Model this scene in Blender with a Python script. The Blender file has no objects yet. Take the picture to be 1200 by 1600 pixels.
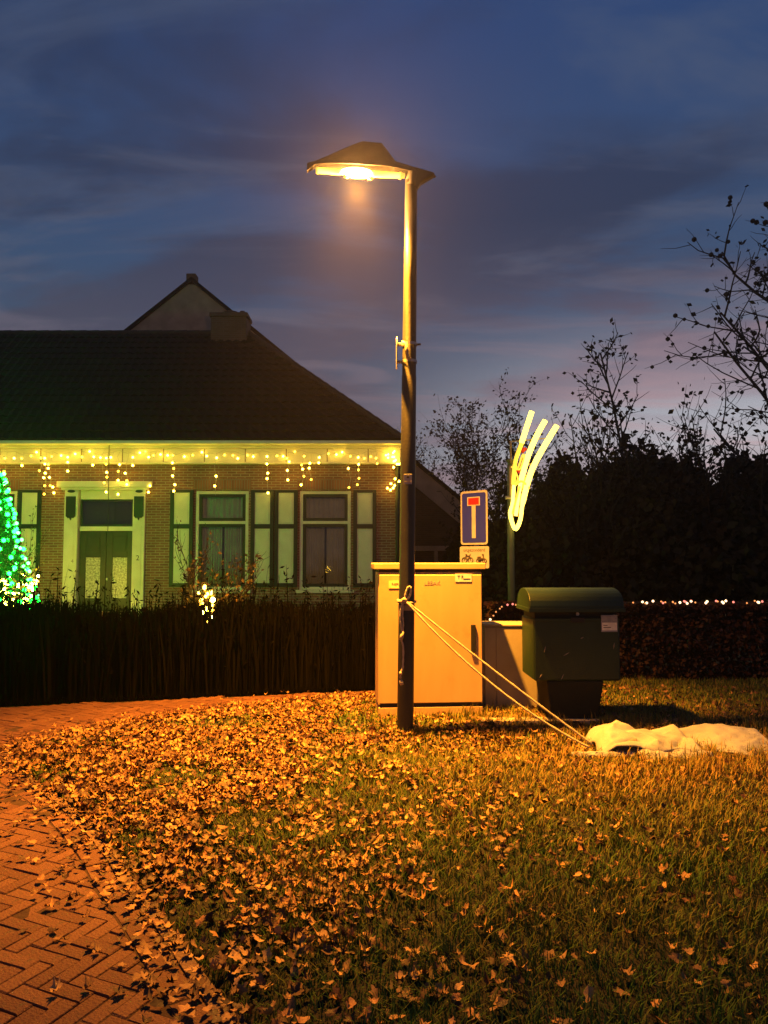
import bpy, math, random
import numpy as np
from mathutils import Vector, Matrix
sc = bpy.context.scene
R = math.radians
random.seed(7); rng = np.random.default_rng(7)

# ------------------------------------------------------------------ camera
F, EYE, HOR = 1155.0, 1.5, 872.0            # focal length in photo pixels, eye height, horizon row
TH = math.atan((HOR-800)/F)
cam = bpy.data.cameras.new('camera'); cam_o = bpy.data.objects.new('camera', cam)
sc.collection.objects.link(cam_o); sc.camera = cam_o
cam.sensor_fit = 'VERTICAL'; cam.sensor_height = 36; cam.lens = F/1600*36
cam.clip_start = .05; cam.clip_end = 2000
cam_o.location = (0, 0, EYE); cam_o.rotation_euler = (math.pi/2+TH, 0, 0)
_ct, _st = math.cos(TH), math.sin(TH)
def ray(x, y):
    a, b = (x-600)/F, (800-y)/F
    return Vector((a, _ct-b*_st, _st+b*_ct))
def at(x, y, Y):                             # point on the pixel's ray at distance Y
    d = ray(x, y); t = Y/d.y
    return Vector((d.x*t, Y, EYE+d.z*t))
def gp(x, y, z=0.0):                         # point on the ground under a pixel
    d = ray(x, y); t = (z-EYE)/d.z
    return Vector((d.x*t, d.y*t, z))

# ------------------------------------------------------------------ dusk sky
w = bpy.data.worlds.new('World'); sc.world = w; w.use_nodes = True
nt = w.node_tree; N = nt.nodes; Lk = nt.links
for n in list(N): N.remove(n)
def nd(t, **k):
    n = N.new(t)
    for a, b in k.items(): setattr(n, a, b)
    return n
def mth(op, a, b=None, c=None, clamp=False):
    n = nd('ShaderNodeMath', operation=op); n.use_clamp = clamp
    for i, v in enumerate((a, b, c)):
        if v is None: continue
        if isinstance(v, (int, float)): n.inputs[i].default_value = v
        else: Lk.new(v, n.inputs[i])
    return n.outputs[0]
def ramp(fac, stops):
    n = nd('ShaderNodeValToRGB'); Lk.new(fac, n.inputs[0]); e = n.color_ramp.elements
    while len(e) < len(stops): e.new(.5)
    for el, (p, c) in zip(e, stops): el.position = p; el.color = (*c, 1)
    return n.outputs[0]
def mixc(fac, a, b):
    n = nd('ShaderNodeMix', data_type='RGBA')
    Lk.new(fac, n.inputs[0])
    for i, v in ((6, a), (7, b)):
        if isinstance(v, tuple): n.inputs[i].default_value = (*v, 1)
        else: Lk.new(v, n.inputs[i])
    return n.outputs[2]
tc = nd('ShaderNodeTexCoord'); sp = nd('ShaderNodeSeparateXYZ'); Lk.new(tc.outputs['Generated'], sp.inputs[0])
X_, Y_, Z_ = sp.outputs
zc = mth('MAXIMUM', Z_, 0.0)
g_az = R(31)
dotg = mth('ADD', mth('MULTIPLY', X_, math.sin(g_az)), mth('MULTIPLY', Y_, math.cos(g_az)))
azf = nd('ShaderNodeMapRange', interpolation_type='SMOOTHSTEP'); Lk.new(dotg, azf.inputs[0])
azf.inputs[1].default_value = .80; azf.inputs[2].default_value = 1.0
low = nd('ShaderNodeMapRange', interpolation_type='SMOOTHSTEP'); Lk.new(zc, low.inputs[0])
low.inputs[1].default_value = .40; low.inputs[2].default_value = .12
glow = mth('MULTIPLY', azf.outputs[0], low.outputs[0], clamp=True)
blue = ramp(zc, [(0, (.095, .10, .13)), (.22, (.060, .083, .13)), (.36, (.040, .072, .145)), (.60, (.024, .054, .150)), (1, (.008, .022, .08))])
pale = ramp(zc, [(0, (.58, .44, .40)), (.15, (.46, .46, .50)), (.24, (.38, .38, .44)), (.36, (.12, .13, .2))])
clear = mixc(glow, blue, pale)
inv = mth('DIVIDE', 1.0, mth('ADD', zc, .16))
cb = nd('ShaderNodeCombineXYZ'); Lk.new(mth('MULTIPLY', X_, inv), cb.inputs[0]); Lk.new(mth('MULTIPLY', Y_, inv), cb.inputs[1])
mp = nd('ShaderNodeMapping'); Lk.new(cb.outputs[0], mp.inputs[0])
mp.inputs['Location'].default_value = (6.0, 5.0, 0); mp.inputs['Rotation'].default_value = (0, 0, R(-14)); mp.inputs['Scale'].default_value = (.62, 1.25, 1)
n1 = nd('ShaderNodeTexNoise'); Lk.new(mp.outputs[0], n1.inputs['Vector'])
n1.inputs['Scale'].default_value = 1.5; n1.inputs['Detail'].default_value = 9; n1.inputs['Roughness'].default_value = .58; n1.inputs['Distortion'].default_value = .5
cf = nd('ShaderNodeMapRange', interpolation_type='SMOOTHSTEP'); Lk.new(n1.outputs['Fac'], cf.inputs[0])
cf.inputs[1].default_value = .41; cf.inputs[2].default_value = .57
ccol = ramp(zc, [(0, (.17, .13, .15)), (.18, (.12, .098, .128)), (.28, (.070, .066, .100)), (.42, (.028, .036, .070)), (.6, (.021, .036, .085)), (1, (.012, .02, .045))])
pinkc = mixc(glow, ccol, (.30, .165, .20))
cover = mth('MULTIPLY', cf.outputs[0], mth('SUBTRACT', .82, mth('MULTIPLY', glow, .55)))
sky0 = mixc(cover, clear, pinkc)
mp2 = nd('ShaderNodeMapping'); Lk.new(cb.outputs[0], mp2.inputs[0])
mp2.inputs['Location'].default_value = (2.4, 8.3, 0); mp2.inputs['Rotation'].default_value = (0, 0, R(-20)); mp2.inputs['Scale'].default_value = (.5, 1.5, 1)
n2 = nd('ShaderNodeTexNoise'); Lk.new(mp2.outputs[0], n2.inputs['Vector'])
n2.inputs['Scale'].default_value = 3.0; n2.inputs['Detail'].default_value = 9; n2.inputs['Roughness'].default_value = .6; n2.inputs['Distortion'].default_value = .7
sf = nd('ShaderNodeMapRange', interpolation_type='SMOOTHSTEP'); Lk.new(n2.outputs['Fac'], sf.inputs[0])
sf.inputs[1].default_value = .46; sf.inputs[2].default_value = .70; sf.inputs[4].default_value = .5
lightc = ramp(zc, [(0, (.30, .22, .24)), (.2, (.19, .15, .185)), (.34, (.10, .105, .15)), (.6, (.062, .088, .155))])
sky = mixc(sf.outputs[0], sky0, mixc(glow, lightc, (.50, .30, .32)))
bg = nd('ShaderNodeBackground'); Lk.new(sky, bg.inputs[0]); bg.inputs[1].default_value = 1.12
wo = nd('ShaderNodeOutputWorld'); Lk.new(bg.outputs[0], wo.inputs[0])

vs = sc.view_settings
vs.view_transform = 'Standard'; vs.look = 'None'; vs.exposure = 0.0; vs.gamma = 1.0; vs.use_curve_mapping = False
sc.render.engine = 'CYCLES'
sc.cycles.use_denoising = True
sc.cycles.max_bounces = 5; sc.cycles.diffuse_bounces = 3; sc.cycles.glossy_bounces = 3; sc.cycles.transmission_bounces = 4
sc.cycles.volume_bounces = 0; sc.cycles.transparent_max_bounces = 8; sc.cycles.sample_clamp_indirect = 4.0

# ------------------------------------------------------------------ materials
def mat(name, col, rough=.75, col2=None, scale=6.0, bump=0.0, bscale=40.0, metal=0.0, spec=.4, emis=None, estr=0.0, detail=5, attr=None, sss=0, stretch=None, dirt=None):
    m = bpy.data.materials.new(name); m.use_nodes = True
    t = m.node_tree; b = t.nodes['Principled BSDF']
    b.inputs['Roughness'].default_value = rough; b.inputs['Metallic'].default_value = metal
    b.inputs['Specular IOR Level'].default_value = spec
    b.inputs['Base Color'].default_value = (*col, 1)
    tcn = t.nodes.new('ShaderNodeTexCoord'); src = tcn.outputs['Object']
    if stretch:
        mpn = t.nodes.new('ShaderNodeMapping'); mpn.inputs['Scale'].default_value = stretch
        t.links.new(src, mpn.inputs[0]); src = mpn.outputs[0]
    out = None
    if col2 is not None:
        mx = t.nodes.new('ShaderNodeMix'); mx.data_type = 'RGBA'
        mx.inputs[6].default_value = (*col, 1); mx.inputs[7].default_value = (*col2, 1)
        if attr:
            a = t.nodes.new('ShaderNodeAttribute'); a.attribute_name = attr; t.links.new(a.outputs['Fac'], mx.inputs[0])
        elif attr is None:
            nn = t.nodes.new('ShaderNodeTexNoise'); nn.inputs['Scale'].default_value = scale; nn.inputs['Detail'].default_value = detail
            t.links.new(src, nn.inputs['Vector'])
            mr = t.nodes.new('ShaderNodeMapRange'); mr.inputs[1].default_value = .34; mr.inputs[2].default_value = .66
            t.links.new(nn.outputs['Fac'], mr.inputs[0]); t.links.new(mr.outputs[0], mx.inputs[0])
        else:                                   # attr == '' : one value per object
            oi = t.nodes.new('ShaderNodeObjectInfo'); t.links.new(oi.outputs['Random'], mx.inputs[0])
        out = mx.outputs[2]
        if dirt:
            n3 = t.nodes.new('ShaderNodeTexNoise'); n3.inputs['Scale'].default_value = dirt[1]; n3.inputs['Detail'].default_value = 8; n3.inputs['Roughness'].default_value = .7
            t.links.new(tcn.outputs['Object'], n3.inputs['Vector'])
            m3 = t.nodes.new('ShaderNodeMapRange'); m3.inputs[1].default_value = dirt[2]; m3.inputs[2].default_value = dirt[2]+.16
            t.links.new(n3.outputs['Fac'], m3.inputs[0])
            x3 = t.nodes.new('ShaderNodeMix'); x3.data_type = 'RGBA'; x3.inputs[7].default_value = (*dirt[0], 1)
            t.links.new(m3.outputs[0], x3.inputs[0]); t.links.new(out, x3.inputs[6]); out = x3.outputs[2]
        t.links.new(out, b.inputs['Base Color'])
    if bump:
        nb = t.nodes.new('ShaderNodeTexNoise'); nb.inputs['Scale'].default_value = bscale; nb.inputs['Detail'].default_value = 6
        t.links.new(src, nb.inputs['Vector'])
        bp = t.nodes.new('ShaderNodeBump'); bp.inputs['Strength'].default_value = bump; bp.inputs['Distance'].default_value = .02
        t.links.new(nb.outputs['Fac'], bp.inputs['Height']); t.links.new(bp.outputs[0], b.inputs['Normal'])
    if emis:
        b.inputs['Emission Color'].default_value = (*emis, 1); b.inputs['Emission Strength'].default_value = estr
    if sss:
        b.inputs['Transmission Weight'].default_value = 0
    if emis and name in ('bulb_hedge', 'bulb_pink', 'bulb_dim_green', 'bulb_hedge_amber', 'lamp_glass', 'burner', 'comet_tube_dim'): m.cycles.emission_sampling = 'NONE'
    return m
def brick_mat(name, c1, c2, mort, sx, sy, axis='XZ', bumpd=.006):
    m = bpy.data.materials.new(name); m.use_nodes = True
    t = m.node_tree; b = t.nodes['Principled BSDF']; b.inputs['Roughness'].default_value = .85
    tcn = t.nodes.new('ShaderNodeTexCoord'); s = t.nodes.new('ShaderNodeSeparateXYZ'); c = t.nodes.new('ShaderNodeCombineXYZ')
    t.links.new(tcn.outputs['Object'], s.inputs[0])
    t.links.new(s.outputs['XYZ'.index(axis[0])], c.inputs[0]); t.links.new(s.outputs['XYZ'.index(axis[1])], c.inputs[1])
    bt = t.nodes.new('ShaderNodeTexBrick'); t.links.new(c.outputs[0], bt.inputs['Vector'])
    bt.inputs['Color1'].default_value = (*c1, 1); bt.inputs['Color2'].default_value = (*c2, 1); bt.inputs['Mortar'].default_value = (*mort, 1)
    bt.inputs['Scale'].default_value = 1; bt.inputs['Brick Width'].default_value = sx; bt.inputs['Row Height'].default_value = sy
    bt.inputs['Mortar Size'].default_value = .010; bt.inputs['Mortar Smooth'].default_value = .3; bt.inputs['Bias'].default_value = -.1
    n3 = t.nodes.new('ShaderNodeTexNoise'); n3.inputs['Scale'].default_value = 1.7; n3.inputs['Detail'].default_value = 6
    t.links.new(tcn.outputs['Object'], n3.inputs['Vector'])
    hs = t.nodes.new('ShaderNodeMix'); hs.data_type = 'RGBA'; hs.blend_type = 'MULTIPLY'; hs.inputs[0].default_value = .6
    t.links.new(bt.outputs['Color'], hs.inputs[6]); t.links.new(n3.outputs['Color'], hs.inputs[7])
    cr = t.nodes.new('ShaderNodeMapRange'); cr.inputs[1].default_value = .3; cr.inputs[2].default_value = .7; cr.inputs[3].default_value = .55; cr.inputs[4].default_value = 1.25
    t.links.new(n3.outputs['Fac'], cr.inputs[0]); t.links.new(cr.outputs[0], hs.inputs[7]); t.links.new(hs.outputs[2], b.inputs['Base Color'])
    bp = t.nodes.new('ShaderNodeBump'); bp.inputs['Distance'].default_value = bumpd; bp.inputs['Strength'].default_value = .8; bp.invert = True
    t.links.new(bt.outputs['Fac'], bp.inputs['Height']); t.links.new(bp.outputs[0], b.inputs['Normal'])
    return m
def glass_mat(name, tint, rough=.03, alpha=.25):
    m = bpy.data.materials.new(name); m.use_nodes = True
    t = m.node_tree; t.nodes.remove(t.nodes['Principled BSDF']); o = t.nodes['Material Output']
    gl = t.nodes.new('ShaderNodeBsdfGlossy'); gl.inputs['Roughness'].default_value = rough; gl.inputs['Color'].default_value = (.9, .9, .9, 1)
    tr = t.nodes.new('ShaderNodeBsdfTransparent'); tr.inputs['Color'].default_value = (*tint, 1)
    fr = t.nodes.new('ShaderNodeFresnel'); fr.inputs['IOR'].default_value = 1.5
    mx = t.nodes.new('ShaderNodeMixShader'); t.links.new(fr.outputs[0], mx.inputs[0]); t.links.new(tr.outputs[0], mx.inputs[1]); t.links.new(gl.outputs[0], mx.inputs[2])
    t.links.new(mx.outputs[0], o.inputs[0]); return m
def emit(name, col, s):
    return mat(name, tuple(min(1, c) for c in col), .4, emis=col, estr=s)

M = {}
M['soil'] = mat('soil', (.006, .0055, .003), .95, (.014, .011, .006), 9, .6, 60)
M['field'] = mat('field', (.03, .035, .012), .95, (.05, .045, .02), 1.5, .5, 25)
M['bed'] = mat('joint_sand', (.035, .017, .009), .95, (.06, .03, .016), 30, .4, 150)
M['paver'] = mat('paver', (.095, .034, .017), .78, (.15, .062, .031), 5, .55, 90, attr='', dirt=((.06, .042, .024), 22, .55))
M['paver_far'] = mat('paver_far', (.095, .034, .017), .78, (.15, .062, .031), 7, .55, 90, attr='rnd', dirt=((.06, .042, .024), 22, .55))
M['kerb'] = mat('kerb_concrete', (.14, .075, .045), .85, (.20, .12, .075), 14, .6, 90, dirt=((.09, .065, .04), 18, .5))
M['concrete'] = mat('concrete', (.30, .27, .23), .88, (.42, .38, .32), 9, .4, 90)
M['grass'] = mat('grass', (.055, .130, .014), .7, (.34, .20, .05), attr='rnd', spec=.2)
M['leaf'] = mat('leaf', (.10, .038, .012), .6, (.50, .29, .11), attr='', spec=.35, bump=.3, bscale=60)
M['leafd'] = mat('leaf_dark', (.035, .017, .008), .7, (.11, .055, .022), attr='', spec=.3)
M['litter'] = mat('leaf_litter', (.040, .012, .004), .6, (.50, .25, .085), attr='rnd', spec=.35, bump=.3, bscale=60)
M['polepaint'] = mat('pole_paint', (.011, .011, .012), .45, (.018, .018, .018), 4, .12, 60, spec=.45, dirt=((.10, .085, .06), 14, .63))
M['hood'] = mat('hood', (.035, .035, .036), .5, (.055, .05, .048), 9)
M['cream'] = mat('cabinet_paint', (.58, .375, .15), .6, (.64, .43, .185), 2.2, .05, 80, stretch=(3, 3, .8), dirt=((.47, .29, .11), 3.2, .56))
M['creamd'] = mat('cabinet_beige', (.30, .26, .19), .6, (.38, .34, .26), 3, .05, 60, dirt=((.25, .2, .13), 5, .58))
M['black'] = mat('black_rubber_gap_shade', (.012, .012, .012), .6)
M['green_plastic'] = mat('green_plastic', (.006, .022, .007), .5, (.009, .029, .010), 4, .12, 70, spec=.45, dirt=((.12, .11, .06), 16, .66))
M['green_dark'] = mat('green_plastic_dark', (.005, .008, .0045), .7, (.009, .012, .007), 6, .1, 50)
M['stick_y'] = mat('sticker_yellow', (.88, .84, .36), .5, (.72, .62, .18), 20)
M['stick_c'] = mat('sticker_cream', (.88, .86, .74), .5, (.70, .67, .55), 20)
M['stick_g'] = mat('sticker_grey', (.20, .20, .22), .5, (.30, .29, .28), 30)
M['stick_f'] = mat('faded_print', (.33, .30, .26), .6, (.46, .42, .34), 60)
M['white'] = mat('white_paint', (.80, .78, .58), .55, (.70, .68, .48), 3, .08, 40)
M['panel'] = mat('shutter_panel', (.78, .78, .54), .6, (.70, .70, .46), 4, .08, 50)
M['dgreen'] = mat('dark_green_paint', (.012, .020, .013), .45, (.020, .030, .018), 5)
M['curtain'] = mat('curtain', (.52, .52, .42), .9, (.40, .40, .33), 3)
M['dark_room'] = mat('dark_room', (.02, .02, .018), .9)  # near-black colour stands in for the unlit rooms behind the glass
M['glass'] = glass_mat('glass', (.94, .96, .92))
M['frost'] = mat('lace_glass', (.66, .66, .52), .35, (.20, .21, .14), 26, spec=.5)
M['wall'] = brick_mat('house_brick', (.27, .115, .065), (.17, .072, .045), (.34, .28, .20), .21, .0625)
M['soldier'] = brick_mat('soldier_brick', (.29, .12, .065), (.19, .075, .045), (.21, .17, .13), .0625, .42)
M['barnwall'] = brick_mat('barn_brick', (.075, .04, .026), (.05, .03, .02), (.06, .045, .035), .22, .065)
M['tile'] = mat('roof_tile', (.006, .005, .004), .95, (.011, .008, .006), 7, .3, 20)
M['ridge'] = mat('ridge_tile', (.03, .022, .018), .7, (.045, .03, .022), 9)
M['verge'] = mat('verge_board', (.34, .28, .20), .8, (.25, .21, .15), 3)
M['chim'] = brick_mat('chimney_brick', (.12, .07, .045), (.09, .05, .03), (.11, .09, .07), .21, .0625)
M['twig'] = mat('twig', (.016, .012, .008), .9, (.026, .019, .011), 20)
M['bark'] = mat('bark', (.035, .027, .02), .9, (.06, .046, .033), 20, .7, 40)
M['foliage'] = mat('foliage', (.010, .011, .005), .8, (.028, .022, .010), attr='rnd', spec=.2)
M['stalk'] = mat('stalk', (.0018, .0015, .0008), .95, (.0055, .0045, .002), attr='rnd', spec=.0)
M['beech'] = mat('beech_leaf', (.018, .007, .004), .7, (.055, .020, .010), attr='rnd', spec=.3)
M['shrubleaf'] = mat('shrub_leaf', (.07, .06, .02), .7, (.24, .16, .05), attr='rnd', spec=.3)
M['needle'] = mat('needles', (.015, .035, .012), .7, (.03, .06, .02), attr='rnd', spec=.2)
M['wire'] = mat('wire', (.02, .025, .015), .6)
M['wirew'] = mat('wire_pale', (.5, .48, .42), .6)
M['rope'] = mat('rope', (.50, .43, .34), .8, (.38, .32, .24), 60, .6, 250)
M['cloth'] = mat('cloth', (.29, .30, .36), .85, (.23, .24, .28), 5, .25, 26, dirt=((.36, .27, .16), 5, .64))
M['cloth_grey'] = mat('cloth_grey', (.16, .145, .14), .8, (.20, .18, .17), 7, .3, 30)
M['sign_blue'] = mat('sign_blue', (.010, .014, .34), .5, (.012, .017, .30), 12)
M['sign_white'] = mat('sign_white', (.30, .30, .33), .4, (.26, .26, .29), 14)
M['sign_red'] = mat('sign_red', (.26, .012, .01), .4)
M['ink'] = mat('ink', (.05, .035, .025), .6)
M['inkf'] = mat('ink_faded', (.30, .24, .16), .6)
M['galv'] = mat('galvanised', (.30, .31, .32), .45, (.38, .38, .38), 12, metal=.6)
M['post_green'] = mat('post_green', (.10, .14, .06), .5, (.13, .16, .08), 8)
M['lantern_red'] = mat('red_ribbon', (.40, .02, .02), .6)
M['b_warm'] = emit('bulb_warm', (1, .58, .05), 26)
M['b_amber'] = emit('bulb_amber', (1, .50, .03), 11)
M['b_green'] = emit('bulb_green', (.004, 1, .022), 54)
M['b_mint'] = emit('bulb_mint', (.03, 1, .06), 34)
M['b_white'] = emit('bulb_white', (1, .62, .05), 165)
M['b_pink'] = emit('bulb_pink', (1, .26, .20), 1.6)
M['b_hwhite'] = emit('bulb_hedge', (1, .66, .36), 3)
M['b_hamber'] = emit('bulb_hedge_amber', (1, .36, .10), 1.3)
M['b_dimgreen'] = emit('bulb_dim_green', (.25, 1, .6), 1.6)
M['comet'] = emit('comet_tube', (1, .70, .10), 4.2)
M['comet_dim'] = emit('comet_tube_dim', (1, .62, .06), 1.3)
M['burner'] = emit('burner', (1, .62, .14), 38)
M['lamp_glass'] = emit('lamp_glass', (1, .62, .10), 1.0)

# ------------------------------------------------------------------ object helpers
COL = sc.collection
def tag(o, label=None, cat=None, group=None, kind=None):
    if label: o['label'] = label
    if cat: o['category'] = cat
    if group: o['group'] = group
    if kind: o['kind'] = kind
    return o
def empty(name, loc, rz=0, **k):
    o = bpy.data.objects.new(name, None); COL.objects.link(o); o.location = loc; o.rotation_euler = (0, 0, rz)
    o.empty_display_size = .2
    return tag(o, **k)
def base_of(p):
    v = Vector((0, 0, 0))
    while p is not None: v += Vector(p.location); p = p.parent
    return v
class MB:
    def __init__(s): s.v = []; s.f = []; s.r = []
    def add(s, vs, fs):
        k = len(s.v); s.v += [tuple(v) for v in vs]; s.f += [tuple(i+k for i in f) for f in fs]; return s
    def box(s, x0, x1, y0, y1, z0, z1, b=0):
        if b <= 0:
            vs = [(x, y, z) for z in (z0, z1) for y in (y0, y1) for x in (x0, x1)]
            return s.add(vs, [(0, 2, 3, 1), (4, 5, 7, 6), (0, 1, 5, 4), (2, 6, 7, 3), (0, 4, 6, 2), (1, 3, 7, 5)])
        vs = []                               # chamfered box
        for z, sz in ((z0, 1), (z1, -1)):
            for y, sy in ((y0, 1), (y1, -1)):
                for x, sx in ((x0, 1), (x1, -1)):
                    vs += [(x, y+sy*b, z+sz*b), (x+sx*b, y, z+sz*b), (x+sx*b, y+sy*b, z)]
        import bmesh
        bm = bmesh.new()
        for v in vs: bm.verts.new(v)
        bmesh.ops.convex_hull(bm, input=bm.verts)
        bm.verts.ensure_lookup_table(); bm.verts.index_update()
        out = [tuple(v.co) for v in bm.verts]; fs = [tuple(q.index for q in f_.verts) for f_ in bm.faces]
        bm.free(); return s.add(out, fs)
    def prism(s, poly, z0, z1, b=0):          # polygon counter-clockwise in xy
        n = len(poly); c = (sum(p[0] for p in poly)/n, sum(p[1] for p in poly)/n)
        vs = [(p[0], p[1], z0) for p in poly]; rings = 1
        if b:
            vs += [(p[0], p[1], z1-b) for p in poly]; rings = 2
            top = []
            for p in poly:
                dx, dy = c[0]-p[0], c[1]-p[1]; l = math.hypot(dx, dy) or 1
                top.append((p[0]+dx/l*b*1.3, p[1]+dy/l*b*1.3, z1))
            vs += top
        else: vs += [(p[0], p[1], z1) for p in poly]
        fs = [tuple(range(rings*n, rings*n+n))]
        for k in range(rings):
            for i in range(n):
                j = (i+1) % n; fs.append((k*n+i, k*n+j, (k+1)*n+j, (k+1)*n+i))
        return s.add(vs, fs)
    def extr(s, poly, axis, a0, a1):          # closed polygon of 2-D points extruded along axis 'x' or 'y'
        n = len(poly)
        mk = (lambda a, p: (a, p[0], p[1])) if axis == 'x' else (lambda a, p: (p[0], a, p[1]))
        vs = [mk(a0, p) for p in poly]+[mk(a1, p) for p in poly]
        fs = [tuple(range(n)), tuple(range(2*n-1, n-1, -1))]+[(i, n+i, n+(i+1) % n, (i+1) % n) for i in range(n)]
        return s.add(vs, fs)
    def tube(s, pts, rad, n=6, cap=True):
        pts = [Vector(p) for p in pts]; m = len(pts)
        if not hasattr(rad, '__len__'): rad = [rad]*m
        vs, fs = [], []; up = Vector((.123, .456, .88)).normalized()
        for i, p in enumerate(pts):
            d = (pts[min(i+1, m-1)]-pts[max(i-1, 0)])
            d = d.normalized() if d.length > 1e-9 else Vector((0, 0, 1))
            u = d.cross(up)
            if u.length < 1e-3: u = d.cross(Vector((1, 0, 0)))
            u.normalize(); v = d.cross(u)
            for k in range(n):
                a = 2*math.pi*k/n; vs.append(p+(u*math.cos(a)+v*math.sin(a))*rad[i])
        for i in range(m-1):
            for k in range(n):
                l = (k+1) % n; fs.append((i*n+k, i*n+l, (i+1)*n+l, (i+1)*n+k))
        if cap: fs += [tuple(range(n-1, -1, -1)), tuple(range((m-1)*n, m*n))]
        return s.add(vs, fs)
    def build(s, name, m, parent=None, local=False, smooth=False, kind=None, loc=None):
        off = Vector((0, 0, 0))
        if loc is not None: off = Vector(loc)
        elif parent is not None and not local: off = base_of(parent)
        me = bpy.data.meshes.new(name); me.from_pydata([(x-off.x, y-off.y, z-off.z) for x, y, z in s.v], [], s.f)
        if s.r and len(s.r) == len(s.v):
            a = me.attributes.new('rnd', 'FLOAT', 'POINT'); a.data.foreach_set('value', np.array(s.r, dtype=np.float32))
        me.materials.append(M[m]); me.update()
        if smooth: me.polygons.foreach_set('use_smooth', [True]*len(me.polygons))
        o = bpy.data.objects.new(name, me); COL.objects.link(o)
        if parent is not None: o.parent = parent
        if loc is not None: o.location = loc
        if kind: o['kind'] = kind
        return o
def inst(name, me, loc, parent=None, rot=(0, 0, 0), scale=1):
    o = bpy.data.objects.new(name, me); COL.objects.link(o); o.location = loc; o.rotation_euler = rot
    o.scale = (scale,)*3 if not hasattr(scale, '__len__') else scale
    if parent is not None: o.parent = parent
    return o
def np_mesh(name, V, Fq, m, parent=None, rnd=None, kind=None, smooth=False):
    """V (n,3) array, Fq (k, 3 or 4) array"""
    V = np.asarray(V, dtype=np.float32); Fq = np.asarray(Fq, dtype=np.int32)
    off = base_of(parent) if parent is not None else Vector((0, 0, 0))
    V = V-np.array(off, dtype=np.float32)
    me = bpy.data.meshes.new(name); k, c = Fq.shape
    me.vertices.add(len(V)); me.vertices.foreach_set('co', V.ravel())
    me.loops.add(k*c); me.loops.foreach_set('vertex_index', Fq.ravel())
    me.polygons.add(k); me.polygons.foreach_set('loop_start', np.arange(0, k*c, c, dtype=np.int32)); me.polygons.foreach_set('loop_total', np.full(k, c, dtype=np.int32))
    if rnd is not None:
        a = me.attributes.new('rnd', 'FLOAT', 'POINT'); a.data.foreach_set('value', np.asarray(rnd, dtype=np.float32))
    me.materials.append(M[m]); me.update(calc_edges=True); me.validate()
    if smooth: me.polygons.foreach_set('use_smooth', np.ones(k, dtype=bool))
    o = bpy.data.objects.new(name, me); COL.objects.link(o)
    if parent is not None: o.parent = parent
    if kind: o['kind'] = kind
    return o
def leaf_cards(P, size, r0=.5, flat=0.0):
    """bent diamond leaves at points P: (n,3) -> verts, quads, rnd"""
    n = len(P); P = np.asarray(P)
    a = rng.normal(size=(n, 3)); a[:, 2] *= (1-flat); a /= np.linalg.norm(a, axis=1)[:, None]
    b = rng.normal(size=(n, 3)); b -= a*(a*b).sum(1)[:, None]; b /= np.linalg.norm(b, axis=1)[:, None]
    s = (np.asarray(size)*(.6+.8*rng.random(n)))[:, None]
    V = np.stack([P-a*s*.5, P+b*s*r0*.5, P+a*s*.5, P-b*s*r0*.5], 1).reshape(-1, 3)
    Fq = np.arange(n*4).reshape(n, 4)
    return V, Fq, np.repeat(rng.random(n), 4)
def text_mesh(txt, size, name, m, parent, loc, rot, align='CENTER'):
    cu = bpy.data.curves.new(name, 'FONT'); cu.body = txt; cu.size = size; cu.align_x = align; cu.align_y = 'CENTER'; cu.extrude = .0006; cu.resolution_u = 3
    t = bpy.data.objects.new(name+'_src', cu); COL.objects.link(t)
    me = bpy.data.meshes.new_from_object(t.evaluated_get(bpy.context.evaluated_depsgraph_get()))
    bpy.data.objects.remove(t); me.materials.clear(); me.materials.append(M[m]); me.name = name
    o = bpy.data.objects.new(name, me); COL.objects.link(o); o.parent = parent; o.location = loc; o.rotation_euler = rot
    return o
def ico(r, name, m, sub=1):
    import bmesh
    bm = bmesh.new(); bmesh.ops.create_icosphere(bm, subdivisions=sub, radius=r)
    me = bpy.data.meshes.new(name); bm.to_mesh(me); bm.free(); me.materials.append(M[m]); return me
from mathutils import noise as mnoise
def vn(x, y, s=1.0, z=0.0): return mnoise.noise(Vector((x*s, y*s, z)))

# ------------------------------------------------------------------ ground, road, verge
MB().add([(-150, -20, -.07), (150, -20, -.07), (150, 200, -.07), (-150, 200, -.07)], [(0, 1, 2, 3)]).build('ground', 'field', kind='structure')

edge_px = [(395, 1660), (362, 1600), (310, 1528), (250, 1440), (205, 1385), (168, 1330), (100, 1262), (40, 1222), (14, 1196), (30, 1174), (110, 1152), (250, 1128), (380, 1111), (480, 1100), (590, 1092)]
edge = [gp(x, y).xy for x, y in edge_px]
e0, e1 = edge[0], edge[1]
edge = [Vector((e0.x+.25, .1)), Vector((e0.x+.15, e0.y-.7))]+edge+[Vector((.45, 8.12)), Vector((1.0, 8.25)), Vector((1.32, 8.7)), Vector((1.45, 10)), Vector((1.5, 16.2))]
def smooth_line(pts, n):
    out = []
    for i in range(len(pts)-1):
        p0, p1, p2, p3 = pts[max(i-1, 0)], pts[i], pts[i+1], pts[min(i+2, len(pts)-1)]
        for k in range(n):
            t = k/n
            out.append(.5*((2*p1)+(p2-p0)*t+(2*p0-5*p1+4*p2-p3)*t*t+(3*p1-p0-3*p2+p3)*t**3))
    return out+[pts[-1]]
edge = smooth_line(edge, 6)
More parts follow.
